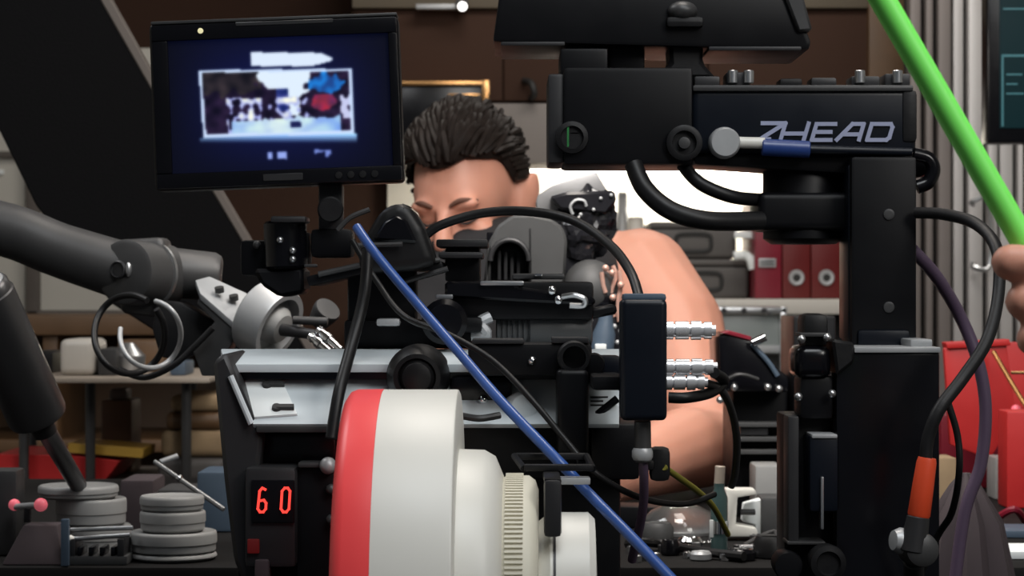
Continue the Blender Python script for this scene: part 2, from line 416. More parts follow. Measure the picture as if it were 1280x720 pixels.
# chrome legged cart with clutter
t = thing('equipment_cart', 'cart with pale top edge and chrome legs below the grey robot arm', 'cart', (P(150, 0, 3.6).x, 3.75, 0))
MB().rect(20, 472, 262, 479, 3.55, .42, .003).build('top', 'tabletop', t)
MB().rect(20, 608, 290, 616, 3.6, .42, .003).build('shelf', 'post', t)
for x, y in ((113, 3.6), (233, 3.6), (30, 3.6), (40, 3.92), (240, 3.92)):
    q = P(x, 476, y); MB().cyl((q.x, q.y, .0), (q.x, q.y, q.z), .008, n=16).build('leg', 'grey', t)
YC = 3.62; ZC = P(0, 472, 3.55).z + .0005; ZS = P(0, 608, 3.6).z + .0005
tag(MB().rect(74, 424, 118, 471.8, YC, .12, .012, seg=3, zb=ZC).build('white_tub', 'counter'), 'white plastic tub on the cart under the arm elbow', 'tub')
tag(MB().rect(122, 436, 146, 471.8, YC, .1, .004, zb=ZC).build('metal_tin', 'grey'), 'grey tin beside the white tub on the cart', 'tin')
tag(MB().lathe((P(160, 0, YC + .05).x, YC + .05, ZC), (0, 0, 1), [(0, .02), (.003, .026), (.03, .028), (.034, .024), (.05, .01)], 18).build('tape_roll', 'steel'), 'shiny round metal tin on the cart within the cable loops', 'tin')
tag(MB().rect(212, 452, 232, 471.8, YC, .1, .004, zb=ZC).build('blue_carton', 'bluebox'), 'small blue carton at the right end of the cart top', 'carton')
tag(MB().rect(146, 425, 205, 471.8, YC + .16, .08, .008, zb=ZC).build('brown_bag', 'wood'), 'brown bag lying at the back of the cart top', 'bag')
tag(MB().rect(0, 440, 66, 471.8, YC + .1, .14, .006, zb=ZC).build('dark_case', 'satin'), 'dark case on the cart behind the grey piston', 'case')
tag(MB().prism([(85, 554), (180, 561), (178, 573), (85, 566)], 3.62, .12).build('yellow_folder', 'yellow'), 'yellow folder lying across the stack on the lower cart shelf', 'folder')
tag(MB().prism([(-5, 568), (84, 569), (150, 576), (140, 590), (128, 604), (-5, 604)], 3.62, .2).build('red_bag', 'redbox'), 'red bag on the lower cart shelf under the yellow folder', 'bag')
zc = ZS
for i, (x0, y0, x1, y1, m, l) in enumerate((
        (196, 572, 282, 607.5, 'box', 'folded dark grey cloth, lowest of the cloth pile on the cart shelf'),
        (200, 538, 284, 571.5, 'tan', 'folded tan cloth in the middle of the cloth pile on the cart shelf'),
        (206, 515, 278, 537.5, 'wood', 'folded brown cloth just above the tan cloth on the cart shelf'),
        (212, 494, 276, 514.5, 'tan', 'small tan roll on top of the cloth pile on the cart shelf'))):
    zt_ = P(0, y0, 3.64).z
    tag(MB().rect(x0, y0, x1, y1, 3.64, .2, .014, seg=3, zb=zc).build('folded_cloth', m), l, 'cloth', 'cloth pile on the cart shelf'); zc = zt_ + .0005
tag(MB().rect(126, 500, 165, 607.5, 3.84, .1, .006, zb=ZS).build('brown_carton', 'wood'), 'upright brown carton on the cart shelf behind the yellow folder', 'carton')
tag(MB().rect(136, 486, 158, 499.5, 3.85, .06, .006, zb=P(0, 500, 3.84).z).build('jar', 'post'), 'brownish jar standing on the upright carton in the cart', 'jar')

# ------------------------------------------------------------------ benches
BT = .90
t = thing('workbench', 'wide dark workbench where the man rests his elbow', 'bench', (0, 2.55, 0))
MB().box((.05, 2.55, BT - .02), (2.3, .96, .04), None, .004).build('top', 'bench', t)
for x in (-1.0, 1.1):
    for y in (2.13, 2.97): MB().box((x, y, (BT - .04) / 2), (.06, .06, BT - .04), None, .004).build('leg', 'dgrey', t)
MB().box((.05, 2.1, BT - .1), (2.1, .03, .12), None, .003).build('apron', 'bench', t)
RT = .78
t = thing('rig_table', 'low black table in front carrying the filming rig', 'table', (0, 1.6, 0))
MB().box((.0, 1.58, RT - .02), (1.9, .92, .04), None, .004).build('top', 'bench', t)
for x in (-.88, .88):
    for y in (1.18, 1.98): MB().box((x, y, (RT - .04) / 2), (.06, .06, RT - .04), None, .004).build('leg', 'dgrey', t)

# ------------------------------------------------------------------ black flag board
t = thing('black_flag', 'huge black board slanting down across the left with a grey edge', 'board', (P(400, 600, 3.08).x, 3.1, BT))
MB().prism([(-60, -120), (66, -120), (128, 5), (185, 105), (280, 264), (345, 374), (400, 470), (476, 602), (300, 602), (268, 440), (200, 418), (140, 380), (45, 257), (0, 165), (-60, 40)], 3.08, .02, .002).build('panel', 'cloth', t)
MB().prism([(66, -120), (80, -120), (141, 3), (200, 108), (309, 292), (362, 384), (414, 470), (488, 602), (476, 602), (400, 470), (345, 374), (280, 264), (185, 105), (128, 5)], 3.078, .026, .002).build('edge_strip', 'post', t)
# ------------------------------------------------------------------ people
def remeshed(mb, voxel, smooth_it, name, m, parent=None):
    o = mb.build('tmp_' + name, m)
    rm = o.modifiers.new('r', 'REMESH'); rm.mode = 'VOXEL'; rm.voxel_size = voxel
    sm = o.modifiers.new('s', 'SMOOTH'); sm.iterations = smooth_it; sm.factor = .5
    dg = bpy.context.evaluated_depsgraph_get()
    me = bpy.data.meshes.new_from_object(o.evaluated_get(dg)); me.name = name
    off = Vector(o['_w'])
    old = o.data; bpy.data.objects.remove(o); bpy.data.meshes.remove(old)
    pw = Vector(parent['_w']) if parent is not None else off
    me.transform(Matrix.Translation(off - pw))
    me.polygons.foreach_set('use_smooth', [True] * len(me.polygons))
    if not me.materials: me.materials.append(M[m])
    q = bpy.data.objects.new(name, me); COL.objects.link(q)
    if parent is not None: q.parent = parent
    else: q.location = pw
    q['_w'] = tuple(pw)
    return q

def chain(mb, pts, rad):
    for a, b, ra, rb in zip(pts, pts[1:], rad, rad[1:]): mb.rcone(a, b, ra, rb)

def curled_hand(mb, wrist, xdir, updir, curl=.7, scale=1., side=1):
    """a hand with palm, four unequal fingers and a thumb; xdir = towards the fingers, updir = back of the hand"""
    x = Vector(xdir).normalized(); z = Vector(updir); z = (z - x * z.dot(x)).normalized(); y = z.cross(x) * side
    W = Vector(wrist); k = scale
    L = lambda a, b, c: W + (x * a + y * b + z * c) * k
    for b in (-.028, -.010, .010, .028): mb.rcone(L(.012, b * .7, 0), L(.088, b, 0), .015 * k, .0125 * k)
    for b, ln, r in ((.030, .070, .0092), (.010, .078, .0096), (-.010, .073, .0092), (-.029, .056, .0080)):
        p = Vector((.090, 0)); ang = .15; pts = [L(p.x, b, p.y)]
        for s_, f in ((.46, 1.0), (.31, 1.1), (.23, .7)):
            ang += curl * f
            p = p + Vector((math.cos(ang), -math.sin(ang))) * ln * s_ * 1.05
            pts.append(L(p.x, b * (1.02), p.y))
        chain(mb, pts, [r * 1.1 * k, r * k, r * .92 * k, r * .78 * k])
    chain(mb, [L(.022, .026, -.006), L(.052, .052, -.020), L(.080, .056, -.034), L(.100, .048, -.044)], [.014 * k, .0125 * k, .0105 * k, .0085 * k])

man = thing('person', 'man with dark swept-back hair in a black sleeveless shirt, head bent over the workbench', 'person', (0, 3.2, 0))
HS = .93
HC = P(586, 254, 3.08)                                     # head centre
HR = Matrix.Rotation(R(-22), 3, 'Z') @ Matrix.Rotation(R(17), 3, 'X') @ Matrix.Rotation(R(-3), 3, 'Y')
def hp(x, y, z): return HC + HR @ (Vector((x, y, z)) * HS)        # head-local: face looks along -y
EL = Euler((0, 0, 0))
body = MB()
def hell(c, r, rot=None):
    m = HR @ (rot.to_matrix() if rot else Matrix.Identity(3))
    body.ball(hp(*c), [q * HS for q in r], m, 24, 16)
hell((0, .012, .035), (.074, .095, .088)); hell((0, -.028, .02), (.066, .062, .07))
hell((0, -.035, -.045), (.054, .056, .068)); hell((0, -.062, -.088), (.026, .026, .022))
hell((.044, -.03, -.062), (.022, .04, .03)); hell((-.044, -.03, -.062), (.022, .04, .03))
for s in (-1, 1):
    hell((s * .030, -.082, .020), (.024, .012, .010))                     # brow ridge
    hell((s * .043, -.066, -.028), (.022, .022, .018))                    # cheek
    hell((s * .030, -.074, .000), (.016, .012, .008))                     # closed lid
    hell((s * .080, .018, -.006), (.010, .022, .034), Euler((R(-12), 0, R(s * -20))))  # ear
    hell((s * .089, .030, .006), (.007, .014, .029), Euler((R(-12), 0, R(s * -28))))
    hell((s * .074, .006, -.034), (.007, .010, .010))
    hell((s * .011, -.100, -.036), (.009, .010, .008))                    # nostril wing
body.rcone(hp(0, -.088, .012), hp(0, -.110, -.030), .0085, .013)          # nose
hell((0, -.092, -.062), (.022, .008, .005)); hell((0, -.090, -.072), (.018, .008, .006))
sL = P(800, 352, 2.98); sR = P(512, 392, 3.06); chest = Vector((-.02, 3.07, 1.10)); belly = Vector((-.01, 3.22, .88)); pel = Vector((0, 3.32, .68))
neck0 = hp(0, .045, -.075); nbase = P(612, 372, 3.12)
body.rcone(neck0, nbase, .056, .064); body.rcone(nbase, chest, .07, .12)
body.rcone(sL + Vector((-.05, .02, -.01)), sR + Vector((.05, .02, -.01)), .082, .082)
body.rcone(sL + Vector((-.02, .01, .0)), nbase + Vector((.03, 0, .0)), .058, .055); body.rcone(sR, nbase - Vector((.03, 0, .0)), .06, .055)
body.ball(chest + Vector((0, .02, -.04)), (.175, .115, .16)); body.rcone(chest, belly, .135, .13); body.ball(belly, (.155, .115, .14)); body.rcone(belly, pel, .13, .135); body.ball(pel, (.17, .13, .11))
eL = P(898, 560, 2.79); wL = P(752, 599, 2.55)
chain(body, [sL, sL.lerp(eL, .35) + Vector((.012, 0, .012)), sL.lerp(eL, .7), eL], [.070, .062, .054, .046])
chain(body, [eL, eL.lerp(wL, .3) + Vector((0, -.01, .010)), wL], [.045, .050, .029])
curled_hand(body, wL, Vector((-1, .25, .08)), (0, -.2, 1), .08, 1.0, -1)
eR = P(492, 568, 2.80); wR = P(512, 478, 2.60)
chain(body, [sR, sR.lerp(eR, .4), eR], [.068, .054, .040])
chain(body, [eR, eR.lerp(wR, .3), wR], [.041, .042, .026])
curled_hand(body, wR, P(552, 368, 2.50) - wR, (-.5, .3, .5), .5, .95, 1)
for s in (-1, 1):
    hip = pel + Vector((s * .09, -.02, -.02)); kn = Vector((s * .16, 2.92, .56)); an = Vector((s * .17, 3.02, .10)); toe = Vector((s * .19, 2.86, .045))
    chain(body, [hip, hip.lerp(kn, .5), kn], [.092, .078, .058]); chain(body, [kn, kn.lerp(an, .35), an], [.056, .054, .036])
    chain(body, [an + Vector((0, .03, -.055)), toe], [.042, .036])
remeshed(body, .0048, 6, 'body', 'skin', man)
# clothes
sh = MB()
sh.ball(chest + Vector((0, .02, -.04)), (.187, .128, .17)); sh.rcone(chest, belly, .148, .143); sh.ball(belly, (.168, .128, .15)); sh.rcone(belly, pel, .143, .147)
for q, sg in ((sL, 1), (sR, -1)):
    sh.rcone(q + Vector((-.085 * sg, .03, .004)), chest + Vector((.05 * sg, .02, -.02)), .08, .11)
    sh.rcone(q + Vector((-.092 * sg, .025, .012)), nbase + Vector((.05 * sg, .03, -.01)), .088, .078)
    sh.rcone(q + Vector((-.10 * sg, .0, -.02)), chest + Vector((.03 * sg, -.03, -.03)), .10, .125)
remeshed(sh, .008, 5, 'sleeveless_shirt', 'shirt', man)
tr = MB(); tr.ball(pel + Vector((0, 0, -.01)), (.18, .14, .115))
for s in (-1, 1):
    hip = pel + Vector((s * .09, -.02, -.02)); kn = Vector((s * .16, 2.92, .56)); an = Vector((s * .17, 3.02, .14))
    chain(tr, [hip, hip.lerp(kn, .5), kn], [.102, .088, .07]); chain(tr, [kn, kn.lerp(an, .35), an], [.068, .066, .055])
remeshed(tr, .009, 4, 'trousers', 'jeans', man)
for s in (-1, 1):
    f = MB(); chain(f, [Vector((s * .17, 3.05, .05)), Vector((s * .19, 2.86, .048))], [.05, .046]); f.rcone(Vector((s * .17, 3.02, .06)), Vector((s * .17, 3.02, .11)), .05, .048)
    remeshed(f, .008, 4, 'shoe', 'satin', man)
# hair: a cap and several hundred swept locks
hb = MB()
def scalp(az, el, out):                                   # az 0 = front, el 90 = crown
    d = Vector((math.sin(az) * math.cos(el), -math.cos(az) * math.cos(el), math.sin(el)))
    return Vector((d.x * (.0755 + out), .006 + d.y * (.097 + out), .034 + d.z * (.090 + out))), d
def hairline(az):
    a = abs((az + math.pi) % math.tau - math.pi)
    if a < .55: return R(30) - .10 * math.cos(a * 3)
    if a < 1.25: return R(31) + (a - .55) / .7 * R(-10)
    if a < 1.52: return R(21) - (a - 1.25) / .27 * R(32)
    if a < 1.98: return R(16)
    return R(-30)
nu, nv = 64, 18; grid = []
for j in range(nv + 1):
    row = []
    for i in range(nu):
        az = i / nu * math.tau; h0 = hairline(az); el = h0 + (math.pi / 2 - h0) * j / nv
        th = .012 * min(1, j / 3) * (1.25 if abs((az + math.pi) % math.tau - math.pi) < 1.2 else .8)
        p, d = scalp(az, el, .002 + th); row.append(hb.bm.verts.new(hp(*p)))
    grid.append(row)
for j in range(nv):
    for i in range(nu): hb.bm.faces.new((grid[j][i], grid[j][(i + 1) % nu], grid[j + 1][(i + 1) % nu], grid[j + 1][i]))
hair = hb.build('hair', 'hair', man)
lk = MB(); rr = random.Random(3)
for n_ in range(620):
    az = rr.gauss(0, 1.15); h0 = hairline(az)
    el = h0 + (R(88) - h0) * rr.random() ** 1.25
    ln = rr.uniform(.045, .075); front = max(0, math.cos(az)); pts = []
    p, d = scalp(az, el, .006); sway = rr.uniform(-.25, .25)
    up = rr.uniform(.010, .022) * (.35 + .65 * max(front, math.sin(max(el, 0))))
    for s_ in range(5):
        t_ = s_ / 4
        # walk over the scalp towards the back and the man's right
        back = Vector((-.20 + sway, 1, .12)); a_ = p - Vector((0, .006, .034)); nrm = Vector((a_.x / .0057, a_.y / .0094, a_.z / .0081)).normalized()
        if abs(az) > 1.1 and el < R(35): back = Vector((0, 1, -.15))
        tang = (back - nrm * back.dot(nrm)); tang = tang.normalized() if tang.length > 1e-3 else Vector((0, 1, 0))
        q = p + tang * ln * t_
        a_ = q - Vector((0, .006, .034)); sc_ = math.sqrt((a_.x / .0755) ** 2 + (a_.y / .097) ** 2 + (a_.z / .09) ** 2)
        q = Vector((0, .006, .034)) + a_ / sc_ * (1 + (.006 + up * math.sin(math.pi * (.15 + .6 * t_))) / .085)
        pts.append(hp(*q))
    lk.tube(pts, [.0030, .0042, .0040, .0030, .0008], 5, 3)
lk.build('hair_locks', 'hair', hair)
for s in (-1, 1):
    MB().tube([hp(s * .014, -.094, .020), hp(s * .030, -.093, .027), hp(s * .050, -.078, .022)], [.0025, .0035, .0018], 8).build('eyebrow', 'brow', man)
    MB().tube([hp(s * .016, -.086, -.004), hp(s * .030, -.087, -.008), hp(s * .044, -.076, -.004)], [.0012, .0018, .0012], 6).build('eyelashes', 'ink', man)
MB().tube([hp(-.020, -.098, -.066), hp(0, -.1015, -.065), hp(.020, -.098, -.066)], [.002, .004, .002], 8).build('lips', 'lip', man)
t = thing('stool', 'round black stool under the seated man', 'stool', (0, 3.34, 0))
MB().cyl((0, 3.34, .485), (0, 3.34, .525), .17, ch=.012).build('seat', 'rubber', t)
MB().cyl((0, 3.34, .04), (0, 3.34, .485), .025).build('post', 'steel', t)
MB().cyl((0, 3.34, 0), (0, 3.34, .04), .2, .18).build('base', 'dgrey', t)

# the person outside the frame who holds the green rod
hd = thing('person', 'hand of a person at the right edge with fingers closed around the green rod', 'person', P(1390, 390, 1.15))
hm = MB(); px = S(1.15)
for i, (y, xl, r) in enumerate(((328, 1262, 23), (377, 1279, 23), (424, 1292, 22), (467, 1312, 19))):
    b = P(1392, y + 6, 1.132); pip = P(xl, y, 1.136); dip = P(xl + 14, y + 4, 1.171); tip = P(xl + 62, y + 8, 1.178)
    chain(hm, [b, pip, dip, tip], [r * 1.1 * px, r * px, r * .92 * px, r * .78 * px])
for y in (335, 378, 422, 462): hm.rcone(P(1392, y, 1.134), P(1560, 400 + (y - 400) * .6, 1.15), .0125, .016)
hm.ball(P(1470, 400, 1.148), (.042, .016, .034))
chain(hm, [P(1530, 372, 1.165), P(1450, 320, 1.19), P(1385, 300, 1.196), P(1330, 318, 1.190)], [.016, .0135, .0115, .0095])
chain(hm, [P(1555, 400, 1.152), P(1640, 425, 1.16), P(1850, 520, 1.2), P(2100, 640, 1.27)], [.024, .027, .037, .043])
remeshed(hm, .0022, 5, 'hand', 'skin', hd)
sl = MB(); chain(sl, [P(1760, 480, 1.185), P(1850, 520, 1.2), P(2110, 645, 1.27)], [.044, .047, .055])
remeshed(sl, .005, 3, 'sleeve', 'shirt', hd)
rod = MB().cyl(P(1070, -57, 1.155), P(1425, 552, 1.155), 16.5 * px, ch=.001).build('green_rod', 'green')
tag(rod, 'bright green rod slanting down from the top edge into a hand', 'rod')
# ------------------------------------------------------------------ the filming rig: monitor
YM = 1.75
t = thing('field_monitor', 'black field monitor showing a framed street shot on its blue screen', 'monitor', P(345, 235, YM))
tl = 2.2
def rot_px(x, y, cx=345, cy=127, a=R(-tl)):
    dx, dy = x - cx, y - cy
    return cx + dx * math.cos(a) - dy * math.sin(a), cy + dx * math.sin(a) + dy * math.cos(a)
def rq(x0, y0, x1, y1): return [rot_px(*p) for p in ((x0, y0), (x1, y0), (x1, y1), (x0, y1))]
MB().prism(rq(189, 24, 501, 233), YM + .004, .034, .005, 3).build('housing', 'black', t)
for nm, q in (('bezel_top', rq(192, 26, 499, 46)), ('bezel_bottom', rq(192, 212, 499, 231)), ('bezel_side', rq(192, 46, 212, 212)), ('bezel_side', rq(488, 46, 499, 212))):
    MB().prism(q, YM, .006, .0015, 2).build(nm, 'gloss', t)
MB().prism(rq(192, 21, 500, 25), YM + .003, .03, .001, 2).build('top_edge_glint', 'grey', t)  # bevel reflection along the top edge, built as a grey strip
MB().prism(rq(298, 26, 420, 31), YM - .0005, .002, .0004).build('top_bar', 'dgrey', t)
MB().prism(rq(325, 217, 375, 226), YM - .0008, .002, .0004).build('name_strip', 'dgrey', t)
MB().lathe(P(*rot_px(254, 35), YM), (0, -1, 0), [(0, .0022), (.001, .002), (.0015, 0)], 12).build('power_lamp', 'yled', t)
for k in range(4): MB().lathe(P(*rot_px(420 + 15 * k, 222), YM), (0, -1, 0), [(0, .0028), (.001, .0026), (.0012, 0)], 12).build('button', 'satin', t)
# the picture on the screen: one flat printed panel, coloured cell by cell
def street(x, y, rg=random.Random(5)):
    def inq(tlx, tly, trx, try_, brx, bry, blx, bly):
        b_ = (y - tly) / max(1e-6, (bly - tly)); xl = tlx + (blx - tlx) * b_; xr = trx + (brx - trx) * b_
        a_ = (x - xl) / (xr - xl); yt = tly + (try_ - tly) * a_; yb = bly + (bry - bly) * a_
        return a_, (y - yt) / (yb - yt)
    n1 = noise.noise(Vector((x * .07, y * .09, 1))); n2 = noise.noise(Vector((x * .11, y * .10, 7)))
    v = .8 * max(0, 1 - ((x - 350) / 140) ** 2) * max(0, 1 - ((y - 125) / 105) ** 2)
    c = [4 + 9 * v, 6 + 15 * v, 20 + 58 * v]
    a, b = inq(252, 91, 436, 89, 439, 163, 258, 168)
    ao, bo = inq(248, 87.5, 440, 85.5, 443.5, 167, 254, 172)
    if 0 < ao < 1 and 0 < bo < 1: c = [205, 225, 255]
    if 0 < a < 1 and 0 < b < 1:
        c = [26 + 30 * n1, 18 + 20 * n1, 42 + 30 * n1]
        if b < .34 + .2 * n1 and a < .40 + .1 * n2: c = [36 + 40 * n1, 32 + 32 * n1, 38 + 30 * n1]
        sky = .17 - .13 * max(0, min(1, (b - .15) / .3))
        if abs(a - (.56 if b < .28 else .62)) < sky + .03 * n2 and b < .72: c = [225, 240, 255]
        if .50 < a < .58 and .28 < b < .66: c = [50 + 50 * n2, 60 + 40 * n2, 135 + 60 * n2]
        if ((a - .84) / .11) ** 2 + ((b - .19) / .17) ** 2 < 1 + n2: c = [28, 70 + 80 * max(0, n2 + .3), 140 + 110 * max(0, n2 + .3)]
        if ((a - .82) / .09) ** 2 + ((b - .52) / .14) ** 2 < 1 + n2: c = [125 + 90 * n1, 42, 72 + 30 * n2]
        if a > .93 and .40 < b < .8 and n2 > -.15: c = [200, 205, 240]
        if b > .42 and .15 < a < .72 and n2 > .04: c = [150 + 160 * n2, 160 + 150 * n2, 235]
        g = .80 - .10 * max(0, a - .3)
        if b > g + .05 * n2 and a > .18 and a < .93: q_ = max(0, 1 - abs(a - .5) / .45); c = [130 + 90 * q_ + 40 * n1, 175 + 65 * q_ + 40 * n1, 240]
        if abs(a - .62) < .035 and .83 < b < .93: c = [25, 30, 80]
    elif 250 < x < 446 and 167 < y < 180 and bo >= 1:
        f_ = max(0, 1 - (y - 170) / 9); c = [c[0] + 130 * f_, c[1] + 170 * f_, c[2] + 190 * f_]
    if 313 < x < 416 and 65 + (x - 313) * .008 < y < 83 - max(0, x - 390) * .28 and y > 65 + max(0, x - 400) * .45: c = [222, 236, 255]
    if 190 < y < 199 and (335 < x < 340 or 347 < x < 359): c = [150, 170, 240]
    if 187 < y < 196 and (393 < x < 414) and n2 > -.12: c = [120, 140, 215]
    return [max(0, min(255, q)) for q in c]
bm = bmesh.new(); cl = bm.loops.layers.float_color.new('picture'); NX, NY = 184, 112
X0, X1, Y0_, Y1_ = 212, 488, 46, 212
cells = [[street(*rot_px(X0 + (X1 - X0) * (i + .5) / NX, Y0_ + (Y1_ - Y0_) * (j + .5) / NY)) for i in range(NX)] for j in range(NY)]
for it in range(3):
    cells = [[[sum(cells[min(max(j + dj, 0), NY - 1)][min(max(i + di, 0), NX - 1)][k] * wt for dj, di, wt in ((0, 0, .4), (1, 0, .15), (-1, 0, .15), (0, 1, .15), (0, -1, .15))) for k in range(3)] for i in range(NX)] for j in range(NY)]
vs = [[bm.verts.new(P(*rot_px(X0 + (X1 - X0) * i / NX, Y0_ + (Y1_ - Y0_) * j / NY), YM + .0035)) for i in range(NX + 1)] for j in range(NY + 1)]
for j in range(NY):
    for i in range(NX):
        f = bm.faces.new((vs[j][i], vs[j + 1][i], vs[j + 1][i + 1], vs[j][i + 1]))
        col = srgb(*cells[j][i])
        for l in f.loops: l[cl] = (*col, 1)
ms = bpy.data.materials.new('monitor_picture'); ms.use_nodes = True; nt = ms.node_tree; pb = nt.nodes['Principled BSDF']
at_ = nt.nodes.new('ShaderNodeVertexColor'); at_.layer_name = 'picture'
nt.links.new(at_.outputs[0], pb.inputs['Emission Color']); pb.inputs['Emission Strength'].default_value = 1.0
pb.inputs['Base Color'].default_value = (.004, .004, .008, 1); pb.inputs['Roughness'].default_value = .35; pb.inputs['Specular IOR Level'].default_value = .15
mbs = MB(); mbs.bm.free(); mbs.bm = bm
mbs.build('display', ms, t, smooth=False)
ar = MB().rect(398, 228, 428, 300, YM + .02, .02, .003).build('mount_arm', 'dgrey', t)
MB().rect(388, 286, 440, 322, YM + .015, .035, .004).build('mount_clamp', 'black', t)
MB().cyl(P(413, 262, YM + .018), P(413, 262, YM + .002), .010, n=18).build('tilt_knob', 'satin', t)

# ------------------------------------------------------------------ remote head with its column
YH = 1.8
t = thing('remote_camera_head', 'long black remote camera head with blue grey italic lettering on a square column', 'camera head', (P(1108, 0, YH).x, YH + .05, RT))
MB().rect(704, 84, 866, 206, YH, .10, .004).build('gearbox', 'black', t)
MB().rect(685, 92, 706, 204, YH + .004, .09, .003).build('end_plate', 'dgrey', t)
MB().rect(700, 60, 760, 104, YH + .02, .06, .003).build('motor_block', 'black', t)
MB().rect(864, 110, 1146, 192, YH + .006, .08, .006, seg=3).build('beam', 'navy', t)
MB().rect(866, 106, 1142, 114, YH + .003, .085, .002).build('beam_top_rail', 'grey', t)
MB().rect(1128, 112, 1147, 178, YH + .004, .08, .004).build('beam_end_cap', 'satin', t)
for x0, x1, y0 in ((868, 900, 95), (908, 938, 90), (975, 1003, 98), (1014, 1046, 97), (1064, 1100, 95), (1106, 1138, 92)):
    MB().rect(x0, y0, x1, 108, YH + .012, .03, .002).build('top_fitting', 'satin' if x0 % 2 else 'dgrey', t)
for x in (916, 936, 1075, 1122): MB().cyl(P(x, 104, YH + .01), P(x, 88, YH + .01), .004, n=12).build('top_stud', 'steel', t)
MB().prism([(868, 192), (1150, 192), (1166, 200), (1168, 214), (1150, 222), (868, 206)], YH + .012, .07, .003, 2).build('underside', 'black', t)
MB().tube([P(1142, 193, YH), P(1160, 198, YH), P(1167, 212, YH), P(1160, 228, YH), P(1146, 234, YH)], .0055, 12).build('end_loop', 'gloss', t)
MB().lathe(P(905, 179, YH + .006), (0, -1, 0), [(0, .0125), (.004, .0125), (.010, .0118), (.0115, .0105), (.0118, 0)], 32).build('disc_knob', 'lgrey', t)
MB().lathe(P(855, 179, YH), (0, -1, 0), [(0, .014), (.005, .014), (.006, .012), (.006, .0095), (.002, .009), (.002, 0)], 32).build('dark_dial', 'satin', t)
MB().lathe(P(855, 179, YH - .001), (0, -1, 0), [(0, .005), (.005, .0045), (.006, 0)], 20).build('dial_center', 'grey', t)
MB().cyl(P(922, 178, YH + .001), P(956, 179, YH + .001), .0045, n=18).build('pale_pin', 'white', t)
MB().cyl(P(952, 184, YH + .001), P(1012, 187, YH + .001), .0068, n=18).build('blue_reflection', 'bluereflect', t)  # tube shaped and coloured as the bluish reflection below the beam
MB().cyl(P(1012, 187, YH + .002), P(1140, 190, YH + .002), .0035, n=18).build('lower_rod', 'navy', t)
MB().lathe(P(715, 172, YH), (0, -1, 0), [(0, .013), (.004, .0125), (.005, .009), (.002, .0085), (.002, 0)], 24).build('switch_ring', 'satin', t)
MB().rect(708, 158, 712, 184, YH - .002, .003, .0005).build('green_lamp', 'gled', t)
MB().rect(712, 165, 724, 168, YH - .002, .003, .0005).build('lever', 'grey', t)
# lettering: Z H E A D in slanted strokes
fr = lambda u, v: P(u + v * .30, 180 - v, YH + .0055)
ls = MB()
wd = 5.0 * S(YH)
for pts in ([(945, 26), (974, 26), (948, 6), (960, 6)], [(948, 6), (938, 1), (1000, 1)],
            [(974, 26), (974, 4)], [(974, 13), (1003, 13)], [(1003, 26), (1003, 4)],
            [(1037, 25), (1013, 25), (1013, 5), (1037, 5)], [(1013, 15), (1034, 15)],
            [(1044, 5), (1058, 25), (1072, 25), (1072, 5)], [(1052, 12), (1072, 12)],
            [(1082, 25), (1106, 25), (1109, 21), (1109, 8), (1106, 5), (1082, 5), (1082, 25)]):
    ls.stroke(pts, wd, .0008, fr)
ls.build('lettering', 'print', t, smooth=False)
# hub, column, lower block
MB().lathe(P(1004, 252, YH + .05), (0, 0, 1), [(-.034, .026), (-.030, .032), (.028, .032), (.036, .026)], 28).build('pan_hub', 'black', t)
MB().rect(948, 240, 1068, 288, YH + .015, .07, .006, seg=3).build('hub_bridge', 'black', t)
MB().rect(1064, 196, 1146, 432, YH - .012, .055, .003).build('column', 'black', t)
MB().rect(1060, 206, 1070, 425, YH - .004, .05, .002).build('column_rail', 'navy', t)
for y in (268, 384): MB().lathe(P(1111, y, YH - .012), (0, -1, 0), [(0, .0045), (.0012, .0042), (.0018, .002), (.0012, 0)], 16).build('screw', 'grey', t)
MB().rect(1072, 412, 1138, 440, YH - .016, .06, .004).build('collar', 'navy', t)
zb = RT + .0005; zt = P(0, 440, 1.72).z; a = P(1045, 0, 1.72).x; b = P(1175, 0, 1.72).x
MB().box(((a + b) / 2, 1.78, (zb + zt) / 2), (b - a, .12, zt - zb), None, .003).build('lower_block', 'gloss', t)
MB().rect(1068, 434, 1176, 441, 1.718, .12, .001).build('block_lid', 'lgrey', t)
MB().rect(1138, 424, 1166, 434, 1.74, .05, .002).build('pale_tab', 'lgrey', t)
MB().prism([(1040, 424), (1068, 428), (1068, 452), (1046, 470)], 1.716, .1, .002).build('side_plate', 'satin', t)
# upper cradle plate and posts
MB().prism([(626, -20), (985, -20), (1014, 52), (1012, 62), (760, 56), (616, 52)], YH + .02, .12, .003, 2).build('cradle_plate', 'black', t)
MB().prism([(975, -20), (1000, -20), (1016, 38), (998, 40)], YH + .015, .02, .002).build('cradle_edge', 'grey', t)
MB().rect(626, 52, 706, 57, YH + .019, .11, .001).build('plate_lip', 'dgrey', t)
MB().rect(886, 58, 1002, 63, YH + .019, .11, .001).build('plate_lip', 'dgrey', t)
MB().rect(708, 46, 752, 96, YH + .04, .05, .004).build('post', 'black', t)
MB().rect(761, 40, 806, 96, YH + .04, .05, .004).build('post', 'black', t)
MB().prism([(836, 50), (880, 50), (878, 78), (896, 98), (820, 98), (838, 78)], YH + .03, .05, .003).build('post', 'satin', t)
MB().rect(753, 52, 759, 86, YH + .05, .02, .001).build('steel_strip', 'grey', t)
MB().ball(P(853, 14, YH + .02), (.012, .012, .008)).build('dome_nut', 'grey', t)
MB().rect(833, 20, 880, 34, YH + .012, .03, .004).build('nut_seat', 'satin', t)

